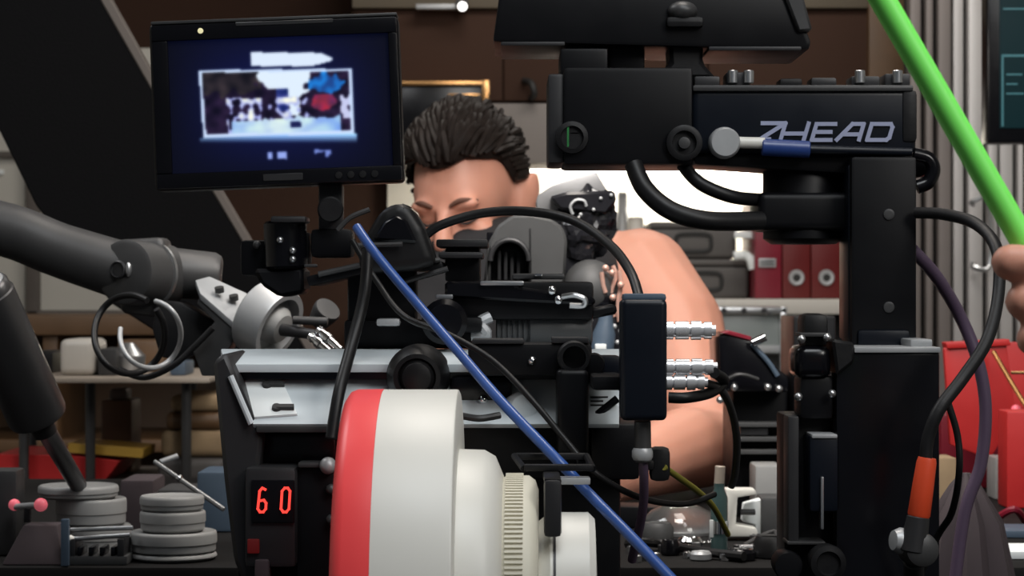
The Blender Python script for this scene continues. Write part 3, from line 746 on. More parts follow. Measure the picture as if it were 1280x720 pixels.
# cables of the head
cable('thick_cable', [(792, 206, 1.80), (806, 236, 1.79), (838, 263, 1.78), (885, 276, 1.78), (952, 276, 1.80)], 12 * S(1.79), 'rubber', 'thick black cable hanging lowest in a loop under the remote head')
cable('thick_cable', [(853, 206, 1.82), (876, 230, 1.81), (915, 246, 1.81), (952, 250, 1.83)], 8.5 * S(1.8), 'rubber', 'thick black cable making the shorter upper loop under the remote head')
cable('black_cable', [(1146, 266, 1.78), (1180, 268, 1.76), (1220, 280, 1.72), (1246, 312, 1.68), (1248, 368, 1.66), (1234, 425, 1.64), (1204, 472, 1.63), (1174, 512, 1.62), (1160, 548, 1.62), (1157, 575, 1.62)], 8 * S(1.67), 'satin', 'black cable arching from the column down to the orange plug')
t = thing('cable_plug', 'orange plug boot with a grey metal elbow nut on the black cable', 'plug', P(1145, 690, 1.62))
MB().lathe(P(1159, 572, 1.62), P(1148, 648, 1.62) - P(1159, 572, 1.62), [(0, .0062), (.003, .0070), (.020, .0076), (.0405, .0080), (.0425, .0070)], 24).build('boot', 'orange', t)
MB().cyl(P(1148, 645, 1.62), P(1141, 690, 1.62), .0080, .0098).build('sleeve', 'dgrey', t)
MB().lathe(P(1146, 686, 1.63), (.1, -1, .05), [(-.012, .0115), (.010, .0125), (.016, .0115), (.018, .008), (.0185, 0)], 24).build('elbow_nut', 'grey', t)
MB().lathe(P(1126, 676, 1.625), (-1, -.3, .1), [(-.006, .0085), (.001, .0095), (.006, .007), (.007, 0)], 20).build('side_nut', 'lgrey', t)
MB().cyl(P(1142, 700, 1.64), P(1142, 760, 1.70), .0075).build('pipe', 'dgrey', t)
cable('thin_cable', [(1184, 500, 1.66), (1197, 545, 1.66), (1199, 590, 1.66), (1190, 640, 1.68), (1172, 670, 1.70), (1150, 720, 1.71)], 4.5 * S(1.66), 'rubber', 'thin black cable hanging just right of the orange plug')
cable('purple_cable', [(1140, 312, 1.84), (1170, 345, 1.86), (1200, 395, 1.88), (1222, 450, 1.88), (1232, 510, 1.88), (1226, 580, 1.88), (1206, 640, 1.88), (1192, 740, 1.88)], 8 * S(1.87), 'purple', 'dull purple cable hanging in front of the red toolbox')

# ------------------------------------------------------------------ linear slide left of the column
t = thing('linear_slide', 'upright dark slide unit with a round knob left of the column block', 'slide', (P(1015, 0, 1.74).x, 1.75, RT))
z1 = P(0, 520, 1.72).z
a, b = P(984, 0, 1.72).x, P(1042, 0, 1.72).x
MB().box(((a + b) / 2, 1.765, (zb + z1) / 2), (b - a, .05, z1 - zb), None, .002).build('back_plate', 'black', t)
MB().rect(985, 520, 999, 678, 1.715, .03, .002).build('rail', 'dgrey', t)
MB().rect(1012, 546, 1048, 640, 1.705, .04, .003).build('carriage', 'navy', t)
MB().rect(1015, 543, 1047, 548, 1.704, .04, .001).build('carriage_lip', 'lgrey', t)
MB().rect(1026, 596, 1030, 662, 1.702, .01, .001).build('guide_rod', 'steel', t)
MB().rect(984, 677, 1032, 681, 1.71, .03, .001).build('bottom_lip', 'grey', t)
MB().lathe(P(1033, 702, 1.70), (0, -1, 0), [(-.02, .012), (.006, .0135), (.012, .013), (.013, .009), (.010, .008), (.010, 0)], 28).build('round_knob', 'satin', t)
MB().lathe(P(984, 706, 1.71), (0, -1, 0), [(-.02, .010), (.006, .011), (.01, .01), (.011, 0)], 24).build('small_knob', 'black', t)
MB().rect(1000, 470, 1042, 524, 1.725, .04, .004).build('neck', 'black', t)
MB().rect(994, 432, 1040, 474, 1.72, .05, .008, seg=3).build('motor', 'gloss', t)
MB().rect(1004, 392, 1036, 434, 1.725, .04, .006).build('motor_top', 'rubber', t)
for x, y in ((1002, 424), (1034, 422), (998, 496), (1040, 492)): MB().ball(P(x, y, 1.718), .0032, None, 12, 8).build('screw', 'steel', t)  # steel beads stand in for highlights on the motor and neck
MB().rect(1000, 416, 1038, 421, 1.718, .03, .001).build('band', 'grey', t)

# ------------------------------------------------------------------ camera body with the red number display
YB = 1.64
t = thing('film_camera', 'large dark camera body with pale front panels and a red lit number 60', 'camera', (P(520, 0, YB).x, YB + .1, RT))
a, b = P(296, 0, YB + .012).x, P(776, 0, YB + .012).x; z1 = P(0, 468, YB + .012).z
MB().box(((a + b) / 2, YB + .10, (zb + z1) / 2), (b - a, .17, z1 - zb), None, .003).build('shell', 'black', t)
lid = MB()
f4 = [P(281, 455, YB - .006), P(778, 455, YB - .006), P(776, 436, YB + .10), P(276, 436, YB + .10)]
vs_, fs_ = lid._add(f4 + [p - Vector((0, 0, .006)) for p in f4], [(0, 1, 2, 3), (7, 6, 5, 4), (0, 4, 5, 1), (1, 5, 6, 2), (2, 6, 7, 3), (3, 7, 4, 0)])
lid._bev(fs_, .0012, 2); lid.build('top_lid', 'panel', t)
FC = t
MB().rect(288, 457, 776, 474, YB, .03, .001).build('dark_band', 'navy', t)
def slope(px_, py_, up=0.):                            # a point on the sloping front panel, "up" metres above it
    Yp = YB + .010 - (py_ - 474) / 56 * .042
    return P(px_, py_, Yp) + Vector((0, -.62, .78)) * up
def slope_slab(name, m, pts, th, par, lift=0., bev=.0006):
    q = MB(); n = len(pts); top = [slope(*p, lift + th) for p in pts]; bot = [slope(*p, lift) for p in pts]
    vs_, fs_ = q._add(top + bot, [tuple(range(n)), tuple(range(2 * n - 1, n - 1, -1))] + [(k, k + n, (k + 1) % n + n, (k + 1) % n) for k in range(n)])
    bmesh.ops.recalc_face_normals(q.bm, faces=fs_)
    if bev: q._bev(fs_, bev, 2)
    return q.build(name, m, par)
slope_slab('front_panel', 'panel', [(293, 474), (774, 474), (774, 530), (316, 530)], .004, t, -.004)
pl = slope_slab('hinge_plate', 'paper', [(302, 477), (352, 476), (372, 520), (318, 524)], .0022, t)
for x, y in ((340, 485), (352, 514)):
    MB().lathe(slope(x - 6, y, .002), (0, -.62, .78), [(0, .0035), (.003, .003), (.0035, 0)], 14).build('latch_pivot', 'ink', pl)
    slope_slab('latch_lever', 'ink', [(x - 6, y - 2), (x + 16, y - 2), (x + 16, y + 2), (x - 6, y + 2)], .003, pl, .0025, 0)
MB().prism([(266, 452), (282, 440), (296, 472), (328, 545), (322, 600), (326, 720), (308, 740), (292, 700), (280, 600)], YB - .03, .13, .003).build('left_side_plate', 'dgrey', t)
MB().tube([P(288, 470, YB - .031), P(314, 530, YB - .034)], .0022, 8).build('edge_strip', 'panel', t)
MB().rect(320, 532, 418, 541, YB - .034, .06, .0015).build('ledge', 'grey', t)
MB().rect(322, 542, 420, 580, YB - .008, .05, .002).build('recess', 'gloss', t)
MB().rect(306, 584, 370, 710, YB - .045, .06, .004).build('display_module', 'dgrey', t)
MB().rect(314, 600, 368, 654, YB - .047, .004, .001).build('display_window', 'gloss', t)
dg_ = MB(); w_ = 2.9 * S(YB)
f6 = lambda ox: (lambda u, v: P(ox + u + v * .06, 640 - v, YB - .0485))
dg_.stroke([(8, 28), (4, 30), (1, 26), (0, 4), (3, 0), (7, 0), (10, 4), (10, 11), (7, 15), (2, 14)], w_, .001, f6(322))
d1 = dg_.build('digit', 'led', t, smooth=False); lab(d1, 'glowing red digit 6')
dg_ = MB(); dg_.stroke([(3, 0), (0, 4), (0, 26), (3, 30), (7, 30), (10, 26), (10, 4), (7, 0), (3, 0)], w_, .001, f6(351))
lab(dg_.build('digit', 'led', t, smooth=False), 'glowing red digit 0')
MB().rect(309, 674, 324, 692, YB - .047, .004, .001).build('dim_button', 'leddim', t)
MB().rect(370, 582, 424, 740, YB - .035, .06, .004).build('lower_housing', 'black', t)
MB().rect(372, 578, 408, 585, YB - .04, .02, .002).build('silver_latch', 'grey', t)
MB().ball(P(410, 582, YB - .04), .006, None, 14, 10).build('latch_knob', 'lgrey', t)
for y in (612, 650): MB().ball(P(414, y, YB - .038), .004, None, 12, 8).build('screw', 'grey', t)
MB().rect(318, 700, 336, 740, YB - .05, .02, .002).build('plug_socket', 'cone', t)
MB().lathe(P(523, 470, YB - .002), (0, -1, 0), [(-.02, .0225), (.006, .0225), (.022, .0195), (.028, .0165), (.0285, .0135), (.026, .0125), (.03, .010), (.033, 0)], 36).build('rubber_cap', 'rubber', t)
lab(slope_slab('text_strip', 'ink', [(742, 478), (772, 478), (772, 481), (742, 481)], .0005, t, .0, 0), 'small dark print line')
for k in range(3):
    y = 496 + 5 * k; x = 760 - 6 * (k % 2); slope_slab('print_line', 'ink', [(738, y), (x, y), (x, y + 1.8), (738, y + 1.8)], .0005, t, 0, 0)

# ------------------------------------------------------------------ white drum with red band
YD = 1.44
t = thing('white_lens_barrel', 'big white barrel with a red end band and ribbed ivory gear ring', 'lens', P(540, 0, YD).xy.to_3d() + Vector((0, 0, RT)))
s_ = S(YD); ax = Vector((1, -.012, 0)).normalized(); c0 = P(430, 752, YD + .004)
def seg(name, m, prof, n=72):   # prof in pixels along the axis and pixel radii
    return MB().lathe(c0, ax, [(x * s_, r * s_) for x, r in prof], n).build(name, m, t)
seg('red_band', 'red', [(2, 150), (2, 238), (4, 254), (10, 263), (18, 266), (50, 266.5), (50, 150)])
seg('white_barrel', 'white', [(50.2, 150), (50.2, 266), (141, 266), (143.5, 265), (145, 262), (145, 195)])
seg('step_barrel', 'white', [(144, 150), (144, 191), (176, 190), (190, 182), (200, 158), (200, 120)])
seg('gear_ring', 'ivory', [(198, 100), (198, 154), (204, 158), (232, 158), (240, 152), (244, 140), (244, 100)])
gt = MB(); u = ax.orthogonal().normalized(); v = ax.cross(u)
for k in range(150):
    an = k * math.tau / 150; d = u * math.cos(an) + v * math.sin(an); tg = ax.cross(d)
    gt.box(c0 + ax * 214 * s_ + d * 158.5 * s_, (22 * s_, 3.0 * s_, 5 * s_), Matrix((ax, tg, d)).transposed(), 0)
g = gt.build('gear_teeth', 'ivory', t, smooth=False); g['kind'] = 'stuff'
seg('rear_barrel', 'white', [(243, 80), (243, 100), (258, 112), (306, 112), (314, 104), (316, 60)])
seg('rear_groove', 'dgrey', [(262, 112.5), (262, 113.4), (265, 113.4), (265, 112.5)])
MB().lathe(P(540, 703, YD - .105), (0, -1, 0), [(0, .0022), (.001, .002), (.0012, 0)], 12).build('small_screw', 'ink', t)
zc0 = c0.z - 262 * s_
MB().box((P(520, 0, YD).x, YD + .005, (RT + .0005 + c0.z - 175 * s_) / 2), (.05, .10, c0.z - 175 * s_ - RT - .0005), None, .004).build('cradle', 'black', t)

# tray in front of the gear ring
YT = 1.47
t = thing('cable_tray', 'small black open frame above the rear end of the white barrel', 'bracket', P(700, 612, YT))
zt0 = P(0, 572, YT).z
MB().tube([P(643, 570, YT + .02), P(655, 586, YT - .02)], .0022, 8).build('side_bar', 'black', t)
MB().tube([P(733, 570, YT + .02), P(741, 586, YT - .02)], .0022, 8).build('side_bar', 'black', t)
MB().rect(642, 567, 735, 575, YT + .018, .008, .001).build('back_bar', 'satin', t)
MB().rect(655, 581, 742, 589, YT - .022, .008, .001).build('front_bar', 'satin', t)
MB().rect(684, 597, 738, 606, YT - .021, .012, .001).build('silver_lip', 'lgrey', t)
MB().rect(680, 598, 702, 606, YT - .075, .06, .002).build('stem_arm', 'black', t)
MB().rect(680, 600, 702, 672, YT - .077, .010, .003).build('stem', 'dgrey', t)
MB().rect(722, 575, 735, 584, YT + .02, .04, .002).build('rear_bar', 'black', t)

# ------------------------------------------------------------------ deck above the camera body
t = FC
YK = 1.70
MB().rect(585, 429, 740, 470, YK - .10, .04, .004).build('front_rail', 'black', t)
MB().rect(590, 424, 655, 430, YK - .102, .04, .001).build('rail_lip', 'dgrey', t)
MB().rect(690, 422, 736, 429, YK - .102, .04, .001).build('rail_lip', 'dgrey', t)
MB().ball(P(665, 451, YK - .10), .0032, None, 12, 8).build('bright_screw', 'chrome', t)
MB().lathe(P(717, 446, YK - .10), (0, -1, 0), [(-.01, .0115), (.018, .0115), (.020, .0105), (.020, .008), (.010, .0075), (.010, 0)], 28).build('tube_end', 'satin', t)
MB().rect(696, 462, 736, 570, YK - .125, .04, .004, seg=3).build('upright', 'black', t)
MB().rect(560, 352, 742, 400, YK + .03, .10, .004).build('plate', 'black', t)
MB().prism([(556, 352), (640, 350), (646, 358), (744, 372), (744, 382), (556, 372)], YK + .022, .11, .002).build('plate_step', 'gloss', t)
MB().rect(545, 299, 610, 309, YK + .05, .08, .002).build('upper_plate', 'dgrey', t)
MB().rect(548, 315, 604, 323, YK + .045, .08, .002).build('upper_plate', 'dgrey', t)
MB().rect(556, 308, 600, 352, YK + .06, .06, .003).build('upper_block', 'black', t)
MB().rect(600, 351, 655, 357, YK + .018, .03, .002).build('edge_highlight', 'steel', t)  # silver highlight on the plate edge, built as a bright box
MB().rect(640, 342, 706, 349, YK + .05, .05, .002).build('edge_highlight', 'grey', t)  # second plate highlight, built as a lighter box
MB().rect(668, 342, 678, 346, YK + .048, .01, .001).build('bright_chip', 'chrome', t)
for x, y in ((690, 363), (698, 375)): MB().ball(P(x, y, YK + .02), .0035, None, 12, 8).build('bright_screw', 'chrome', t)
MB().tube([P(703, 371, YK + .018), P(718, 369, YK + .015), P(731, 374, YK + .016), P(729, 382, YK + .018), P(712, 382, YK + .018)], .0022, 8).build('wire_clip', 'steel', t)
MB().prism([(726, 388), (770, 380), (772, 392), (726, 402)], YK + .04, .05, .002).build('plate_end', 'black', t)
# ribbed grey lens barrel lying across
lb = MB().lathe(P(620, 412, YK + .05), (1, 0, 0), [(0, .010)] + [q for k in range(6) for q in ((k * .004 + .001, .0125), (k * .004 + .0028, .0125), (k * .004 + .003, .0112), (k * .004 + .004, .0112))] + [(.026, .0135), (.060, .0135), (.062, .012), (.072, .012), (.073, .008)], 32)
lb.build('ribbed_barrel', 'lens', t)
MB().tube([P(613, 396, YK + .03), P(600, 404, YK + .028), P(608, 418, YK + .028), P(590, 420, YK + .03)], .0045, 8).build('silver_elbow', 'lgrey', t)
MB().rect(563, 396, 603, 416, YK + .02, .04, .004).build('side_block', 'black', t)
MB().lathe(P(556, 402, YK + .02), (0, -1, 0), [(-.01, .017), (.008, .017), (.012, .013), (.013, 0)], 28).build('side_knob', 'gloss', t)
MB().rect(470, 398, 500, 408, YK + .02, .012, .003).build('silver_ferrule', 'lgrey', t)
MB().rect(430, 400, 590, 436, YK + .05, .06, .003).build('rear_rail', 'black', t)
MB().rect(545, 368, 566, 374, YK + .02, .01, .001).build('chip', 'steel', t)
MB().rect(434, 336, 520, 440, YK + .06, .04, .005).build('left_upright', 'black', t)
MB().prism([(382, 346), (462, 326), (552, 326), (556, 338), (466, 340), (386, 358)], YK + .03, .10, .002, 2).build('left_plate', 'black', t)
MB().tube([P(398, 343, YK + .028), P(462, 329, YK + .028)], .0022, 8).build('plate_edge', 'grey', t)
MB().tube([P(497, 331, YK + .028), P(550, 325, YK + .028)], .0020, 8).build('plate_edge', 'grey', t)
MB().tube([P(505, 352, YK + .02), P(560, 336, YK + .02)], .0022, 8).build('plate_edge', 'dgrey', t)
MB().rect(562, 470, 640, 512, YK - .07, .06, .006).build('barrel_clamp', 'gloss', t)
MB().ball(P(604, 500, YK - .072), .0035, None, 12, 8).build('bright_screw', 'chrome', t)
MB().tube([P(578, 520, YK - .1), P(600, 523, YK - .105), P(625, 519, YK - .1)], .0024, 8).build('steel_wire', 'grey', t)
MB().rect(574, 520, 700, 600, YK - .08, .08, .004).build('lower_mount', 'black', t)
MB().lathe(P(650, 512, YK - .075), (.3, -1, .2), [(-.01, .012), (.006, .012), (.010, .009), (.011, 0)], 24).build('round_glass', 'panel', t)
MB().rect(735, 445, 776, 468, YK - .095, .03, .003).build('arm_bar', 'navy', t)
MB().lathe(P(742, 455, YK - .097), (0, -1, 0), [(0, .008), (.008, .007), (.009, 0)], 18).build('arm_knob', 'black', t)
MB().tube([P(742, 522, YB - .02), P(772, 498, YB - .02)], .0028, 8).build('stay_rod', 'black', t)
MB().rect(738, 530, 800, 600, YK - .06, .08, .004).build('right_mount', 'black', t)
# eyepiece hood
t = thing('eyepiece_hood', 'black flared eyepiece hood in front of the face of the man', 'eyepiece', P(492, 342, 1.74))
MB().prism([(446, 320), (458, 292), (476, 262), (498, 252), (514, 258), (530, 284), (546, 330), (520, 338), (452, 342)], 1.70, .07, .008, 3).build('hood', 'rubber', t)
MB().prism([(466, 300), (480, 276), (496, 268), (508, 274), (522, 304)], 1.697, .01, .002).build('eye_opening', 'gloss', t)
MB().tube([P(440, 307, 1.70), P(503, 305, 1.695)], .0018, 8).build('bright_wire', 'grey', t)
MB().tube([P(422, 288, 1.71), P(438, 272, 1.71), P(462, 262, 1.71)], .0020, 8).build('thin_rod', 'grey', t)
# focus motor at left of the deck
t = thing('focus_motor', 'small black motor with bright specks below the monitor', 'motor', P(358, 340, 1.74))
MB().cyl(P(358, 336, 1.77), P(356, 276, 1.77), .0165, ch=.002).build('body', 'gloss', t)
MB().rect(338, 270, 382, 278, 1.745, .04, .002).build('top_cap', 'dgrey', t)
for x, y in ((366, 313), (350, 300), (366, 324)): MB().ball(P(x, y, 1.752), .0026, None, 10, 8).build('bright_screw', 'steel', t)
MB().rect(300, 300, 345, 345, 1.78, .03, .004).build('side_block', 'black', t)
MB().ball(P(321, 306, 1.775), .0032, None, 10, 8).build('side_screw', 'grey', t)
MB().prism([(316, 336), (379, 334), (380, 366), (350, 372), (326, 356)], 1.76, .06, .003).build('bracket', 'black', t)
MB().rect(380, 330, 396, 334, 1.755, .01, .001).build('chip', 'grey', t)
MB().rect(378, 290, 386, 330, 1.775, .03, .003).build('coupling', 'satin', t)

# ------------------------------------------------------------------ cables over the rig
cable('blue_cable', [(446, 284, 1.64), (470, 318, 1.62), (520, 378, 1.60), (575, 442, 1.56), (625, 500, 1.52), (688, 566, 1.477), (712, 591, 1.4685), (735, 616, 1.4675), (790, 672, 1.43), (850, 735, 1.40)], 6.5 * S(1.55), 'blue', 'blue cable running diagonally across the rig from the eyepiece to the bottom')
cable('thin_cable', [(440, 300, 1.685), (470, 350, 1.68), (505, 395, 1.65), (560, 418, 1.60), (615, 450, 1.585), (665, 500, 1.56), (705, 548, 1.55), (745, 592, 1.54), (800, 622, 1.56), (855, 630, 1.6), (893, 618, 1.64)], 4 * S(1.6), 'rubber', 'thin black cable sagging beside the blue cable over the white barrel')
cable('arc_cable', [(530, 296, 1.74), (552, 281, 1.74), (600, 267, 1.74), (655, 264, 1.73), (715, 275, 1.70), (762, 306, 1.64), (788, 340, 1.57), (799, 372, 1.54)], 6 * S(1.7), 'rubber', 'black cable arching from the deck over to the black box')
cable('black_cable', [(460, 312, 1.65), (455, 370, 1.64), (440, 430, 1.625), (424, 490, 1.598), (414, 548, 1.588)], 7.5 * S(1.63), 'rubber', 'black cable hanging straight down before the pale camera panel')

# ------------------------------------------------------------------ black box with chrome connectors
YX = 1.52
t = thing('transmitter_box', 'upright plain black box with chrome connectors on its right side', 'box', P(805, 525, YX))
MB().rect(776, 374, 834, 526, YX, .03, .004, seg=3).build('case', 'navy', t)
MB().rect(779, 367, 833, 377, YX + .003, .026, .0025, seg=2).build('lid', 'bluebox', t)
def connector(y, x1, r):
    pr = [(0, .8)]; x = 0
    for wdt, q in ((8, 1), (3, .75), (16, 1), (3, .7), (12, 1.05), (4, .8), (9, .95), (5, .6)):
        pr += [(x, q), (x + wdt, q)]; x += wdt + .01
    k = (x1 - 832) / x
    MB().lathe(P(833, y, YX + .014), (1, 0, 0), [(a_ * k * S(YX), b_ * r * S(YX)) for a_, b_ in pr], 22).build('connector', 'bright', t)
connector(413, 894, 11.5); connector(459, 896, 10.5); connector(477.5, 884, 10)
MB().cyl(P(803, 526, YX + .014), P(804, 578, YX + .014), .0056).build('lower_connector', 'grey', t)
MB().lathe(P(803, 560, YX + .014), (0, 0, -1), [(0, .006), (.002, .007), (.006, .007), (.008, .006)], 20).build('ring', 'lgrey', t)
MB().rect(740, 470, 780, 488, YX + .015, .085, .003).build('mount_bar', 'black', t)
MB().rect(813, 560, 838, 602, YX + .02, .02, .004).build('clamp', 'rubber', t)
MB().rect(806, 575, 818, 588, YX + .018, .012, .002).build('clamp_link', 'rubber', t)
cable('black_cable', [(893, 466, 1.53), (905, 476, 1.56), (890, 490, 1.55), (860, 497, 1.53), (836, 497, 1.53)], 7 * S(1.54), 'rubber', 'short black cable curling back under the chrome connectors')
cable('grey_cable', [(878, 478, 1.534), (900, 486, 1.56), (914, 512, 1.60), (921, 550, 1.64), (919, 590, 1.67), (914, 608, 1.68)], 5 * S(1.6), 'grey', 'grey cable falling from the chrome connector past the elbow')
cable('purple_cable', [(804, 576, 1.534), (805, 600, 1.54), (803, 640, 1.56), (790, 700, 1.6)], 6 * S(1.54), 'purple', 'dark purple cable hanging from the lower connector of the black box')
cable('yellow_cable', [(830, 584, 1.54), (850, 598, 1.57), (872, 614, 1.62), (892, 634, 1.68), (910, 668, 1.74)], 4 * S(1.6), 'olive', 'thin yellow green cable crossing the forearm of the man')
# ------------------------------------------------------------------ grey robot arm at the left
YA = 2.25
t = thing('robot_arm', 'grey jointed robot arm reaching in from the left with a round silver wrist', 'robot arm', P(-330, 690, YA))
MB().rcone(P(-330, 196, YA), P(-20, 281, YA), 36 * S(YA), 34 * S(YA), 32).tube([P(-40, 276, YA), P(20, 291, YA), P(75, 313, YA), P(165, 342, YA)], [34 * S(YA), 34 * S(YA), 34 * S(YA), 37 * S(YA)], 32).build('forearm_tube', 'grey', t)
MB().cyl(Vector((P(-330, 0, YA).x, YA, BT + .0005)), P(-330, 190, YA), .05, .045, 32).build('base_column', 'dgrey', t)
el_ax = Vector((-.42, -.9, .05)).normalized()
e0 = P(178, 342, YA) - el_ax * .0
MB().lathe(e0 - el_ax * .04, el_ax, [(0, .028), (.002, .031), (.066, .032), (.070, .031), (.072, .027), (.073, 0)], 40).build('elbow_disc', 'grey', t)
MB().lathe(e0 - el_ax * .012, el_ax, [(0, .0310), (.0, .0334), (.004, .0334), (.004, .0310)], 40).build('chrome_rim', 'steel', t)
sc_ = e0 + el_ax * .033
MB().lathe(sc_ + Vector((-.004, 0, .002)), el_ax, [(0, .009), (.002, .009), (.003, .0075), (.001, .007), (.001, 0)], 20).build('screw_recess', 'dgrey', t)
MB().ball(sc_ + Vector((.006, -.004, .002)), (.003, .003, .007)).build('screw_slot', 'steel', t)
MB().lathe(P(188, 338, YA + .03), Vector((.98, .1, -.10)), [(0, .020), (.004, .0250), (.062, .0242), (.068, .021), (.070, .016)], 36).build('wrist_housing', 'grey', t)
MB().prism([(140, 300), (205, 296), (212, 350), (205, 398), (150, 392)], YA + .0, .05, .008, 3).build('elbow_housing', 'grey', t)
MB().prism([(196, 374), (226, 378), (268, 402), (246, 440), (224, 452), (200, 446), (190, 412)], YA - .01, .05, .003, 2).build('dark_gusset', 'satin', t)
br = MB(); off = Vector((.004, .05, .004))
q4 = [P(250, 366, YA - .04), P(300, 410, YA - .04), P(344, 388, YA + .01), P(326, 374, YA + .01), P(262, 345, YA + .01), P(244, 350, YA + .0)]
vs_, fs_ = br._add(q4 + [p - Vector((0, -.002, .007)) for p in q4], [tuple(range(6)), tuple(range(11, 5, -1))] + [(i, i + 6, (i + 1) % 6 + 6, (i + 1) % 6) for i in range(6)])
bmesh.ops.recalc_face_normals(br.bm, faces=fs_); br._bev(fs_, .0012, 2); br.build('bracket_top', 'mgrey', t)
MB().prism([(250, 368), (300, 411), (284, 440), (272, 470), (252, 470), (240, 436), (268, 402), (246, 380)], YA - .036, .05, .002, 2).build('bracket_face', 'grey', t)
for x, y in ((274, 361), (292, 371)):
    c = P(x, y, YA - .012)
    MB().lathe(c + Vector((0, 0, .0005)), (-.1, -.35, 1), [(-.004, .0045), (.0012, .0045), (.0014, .003), (.0006, 0)], 18).build('bolt_hole', 'ink', t)
rx = Vector((.80, -.42, -.40)).normalized(); r0 = P(318, 392, YA - .02)
MB().lathe(r0, rx, [(0, .024), (.001, .0340), (.003, .0360), (.030, .0360), (.032, .0350), (.032, .029), (.020, .0285), (.020, 0)], 48).build('wrist_ring', 'lgrey', t)
MB().lathe(r0 + rx * .018, rx, [(0, .020), (.012, .019), (.018, .014), (.019, .006), (.020, 0)], 32).build('wrist_hub', 'discs', t)
MB().cyl(P(352, 412, YA - .05), P(404, 420, YA - .07), .006, .0045).build('hub_link', 'dgrey', t)
MB().cyl(P(366, 400, YA - .06), P(410, 402, YA - .06), .004).build('hub_link', 'grey', t)
MB().lathe(P(398, 402, YA - .03), Vector((.45, -.5, .55)), [(0, .010), (.012, .013), (.018, .0135), (.020, .0125), (.0205, .0)], 28).build('wrist_knob', 'grey', t)
for a_, b_ in (((388, 420), (412, 440)), ((398, 412), (426, 438))):
    p, q = P(*a_, YA - .08), P(*b_, YA - .095); d = (q - p)
    MB().lathe(p, d, [(0, .004), (.004, .0048), (.0045, .0038), (.010, .0042), (.0105, .0052), (.016, .0052), (.0165, .004), (d.length, .0038)], 18).build('chrome_plug', 'chrome', t)
def ring_pts(cx, cy, rx_, ry_, Y, a0=0, a1=360, n=18, dy=.02):
    return [(cx + rx_ * math.cos(R(a0 + (a1 - a0) * k / n)), cy + ry_ * math.sin(R(a0 + (a1 - a0) * k / n)), Y + dy * math.sin(R(2 * (a0 + (a1 - a0) * k / n)))) for k in range(n + 1)]
cable('coiled_cable', ring_pts(162, 418, 44, 49, 2.17, -40, 300), 4.2 * S(2.2), 'rubber', 'black cable coiled in a loose ring hanging below the arm elbow')
cable('coiled_cable', ring_pts(188, 418, 38, 42, 2.135, -80, 190) , 3.2 * S(2.2), 'lgrey', 'silver cable forming the inner half ring below the arm elbow')
cable('black_cable', [(266, 410, 2.20), (240, 436, 2.20), (215, 458, 2.2), (180, 472, 2.21), (150, 462, 2.22)], 4 * S(2.2), 'rubber', 'black cable running from the arm bracket to the coiled ring')

# grey piston with its rod
t = thing('piston', 'thick dark grey piston cylinder slanting down at the left edge to a thin rod', 'piston', P(100, 606, 2.16))
pa, pb = P(-26, 356, 1.96), P(48, 522, 2.02); ax_ = (pb - pa).normalized(); L_ = (pb - pa).length; rp = 38 * S(2.0)
MB().lathe(pa, ax_, [(0, rp * .84), (.003, rp * .92), (.010, rp * .94), (.011, rp), (L_ - .004, rp), (L_, rp * .95), (L_, rp * .5)], 44).build('cylinder', 'gunmetal', t)
MB().lathe(pb - ax_ * .003, ax_, [(0, rp * .9), (.004, rp * .88), (.006, rp * .45), (.02, rp * .40), (.021, 0)], 36).build('end_gland', 'dgrey', t)
MB().cyl(pb, P(98, 607, 2.17), 12.5 * S(2.05), 11 * S(2.1)).build('rod', 'gunmetal', t)
MB().lathe(pa - ax_ * .004, ax_, [(-.2, rp * .5), (0, rp * .55), (.004, rp * .8), (.006, rp * .8)], 36).build('top_collar', 'lgrey', t)

# stacked weights
def weight(cx, ytop, rpx, zb_, Y, label, lip=True):
    zt_ = P(0, ytop, Y).z; x = P(cx, 0, Y).x; r = rpx * S(Y); h = zt_ - zb_
    pr = [(0, r * .9), (.002, r * .97), (h * .42, r * .975), (h * .45, r), (h - .003, r), (h - .001, r * .985), (h, r * .95), (h - .001, r * .9), (h - .001, 0)]
    o = MB().lathe((x, Y, zb_), (0, 0, 1), pr, 48).build('round_weight', 'discs')
    tag(o, label, 'weight', 'grey round weights stacked at lower left')
    return zt_ + .0003
z_ = BT + .0005
z_ = weight(122, 655, 42, z_, 2.2, 'narrow grey disc at the foot of the left weight stack')
z_ = weight(114, 622, 44, z_, 2.2, 'grey disc offset to the right under the top disc of the left weight stack')
z_ = weight(98, 606, 50, z_, 2.2, 'wide grey disc on top of the left weight stack under the piston rod')
z_ = BT + .0005
z_ = weight(217, 690, 54, z_, 2.13, 'lowest wide grey disc of the right weight stack')
z_ = weight(217, 663, 54, z_, 2.13, 'wide grey disc second from the bottom of the right weight stack')
z_ = weight(216, 638, 41, z_, 2.13, 'smaller grey disc second from the top of the right weight stack')
z_ = weight(215, 619, 40, z_, 2.13, 'smaller grey disc on top of the right weight stack')

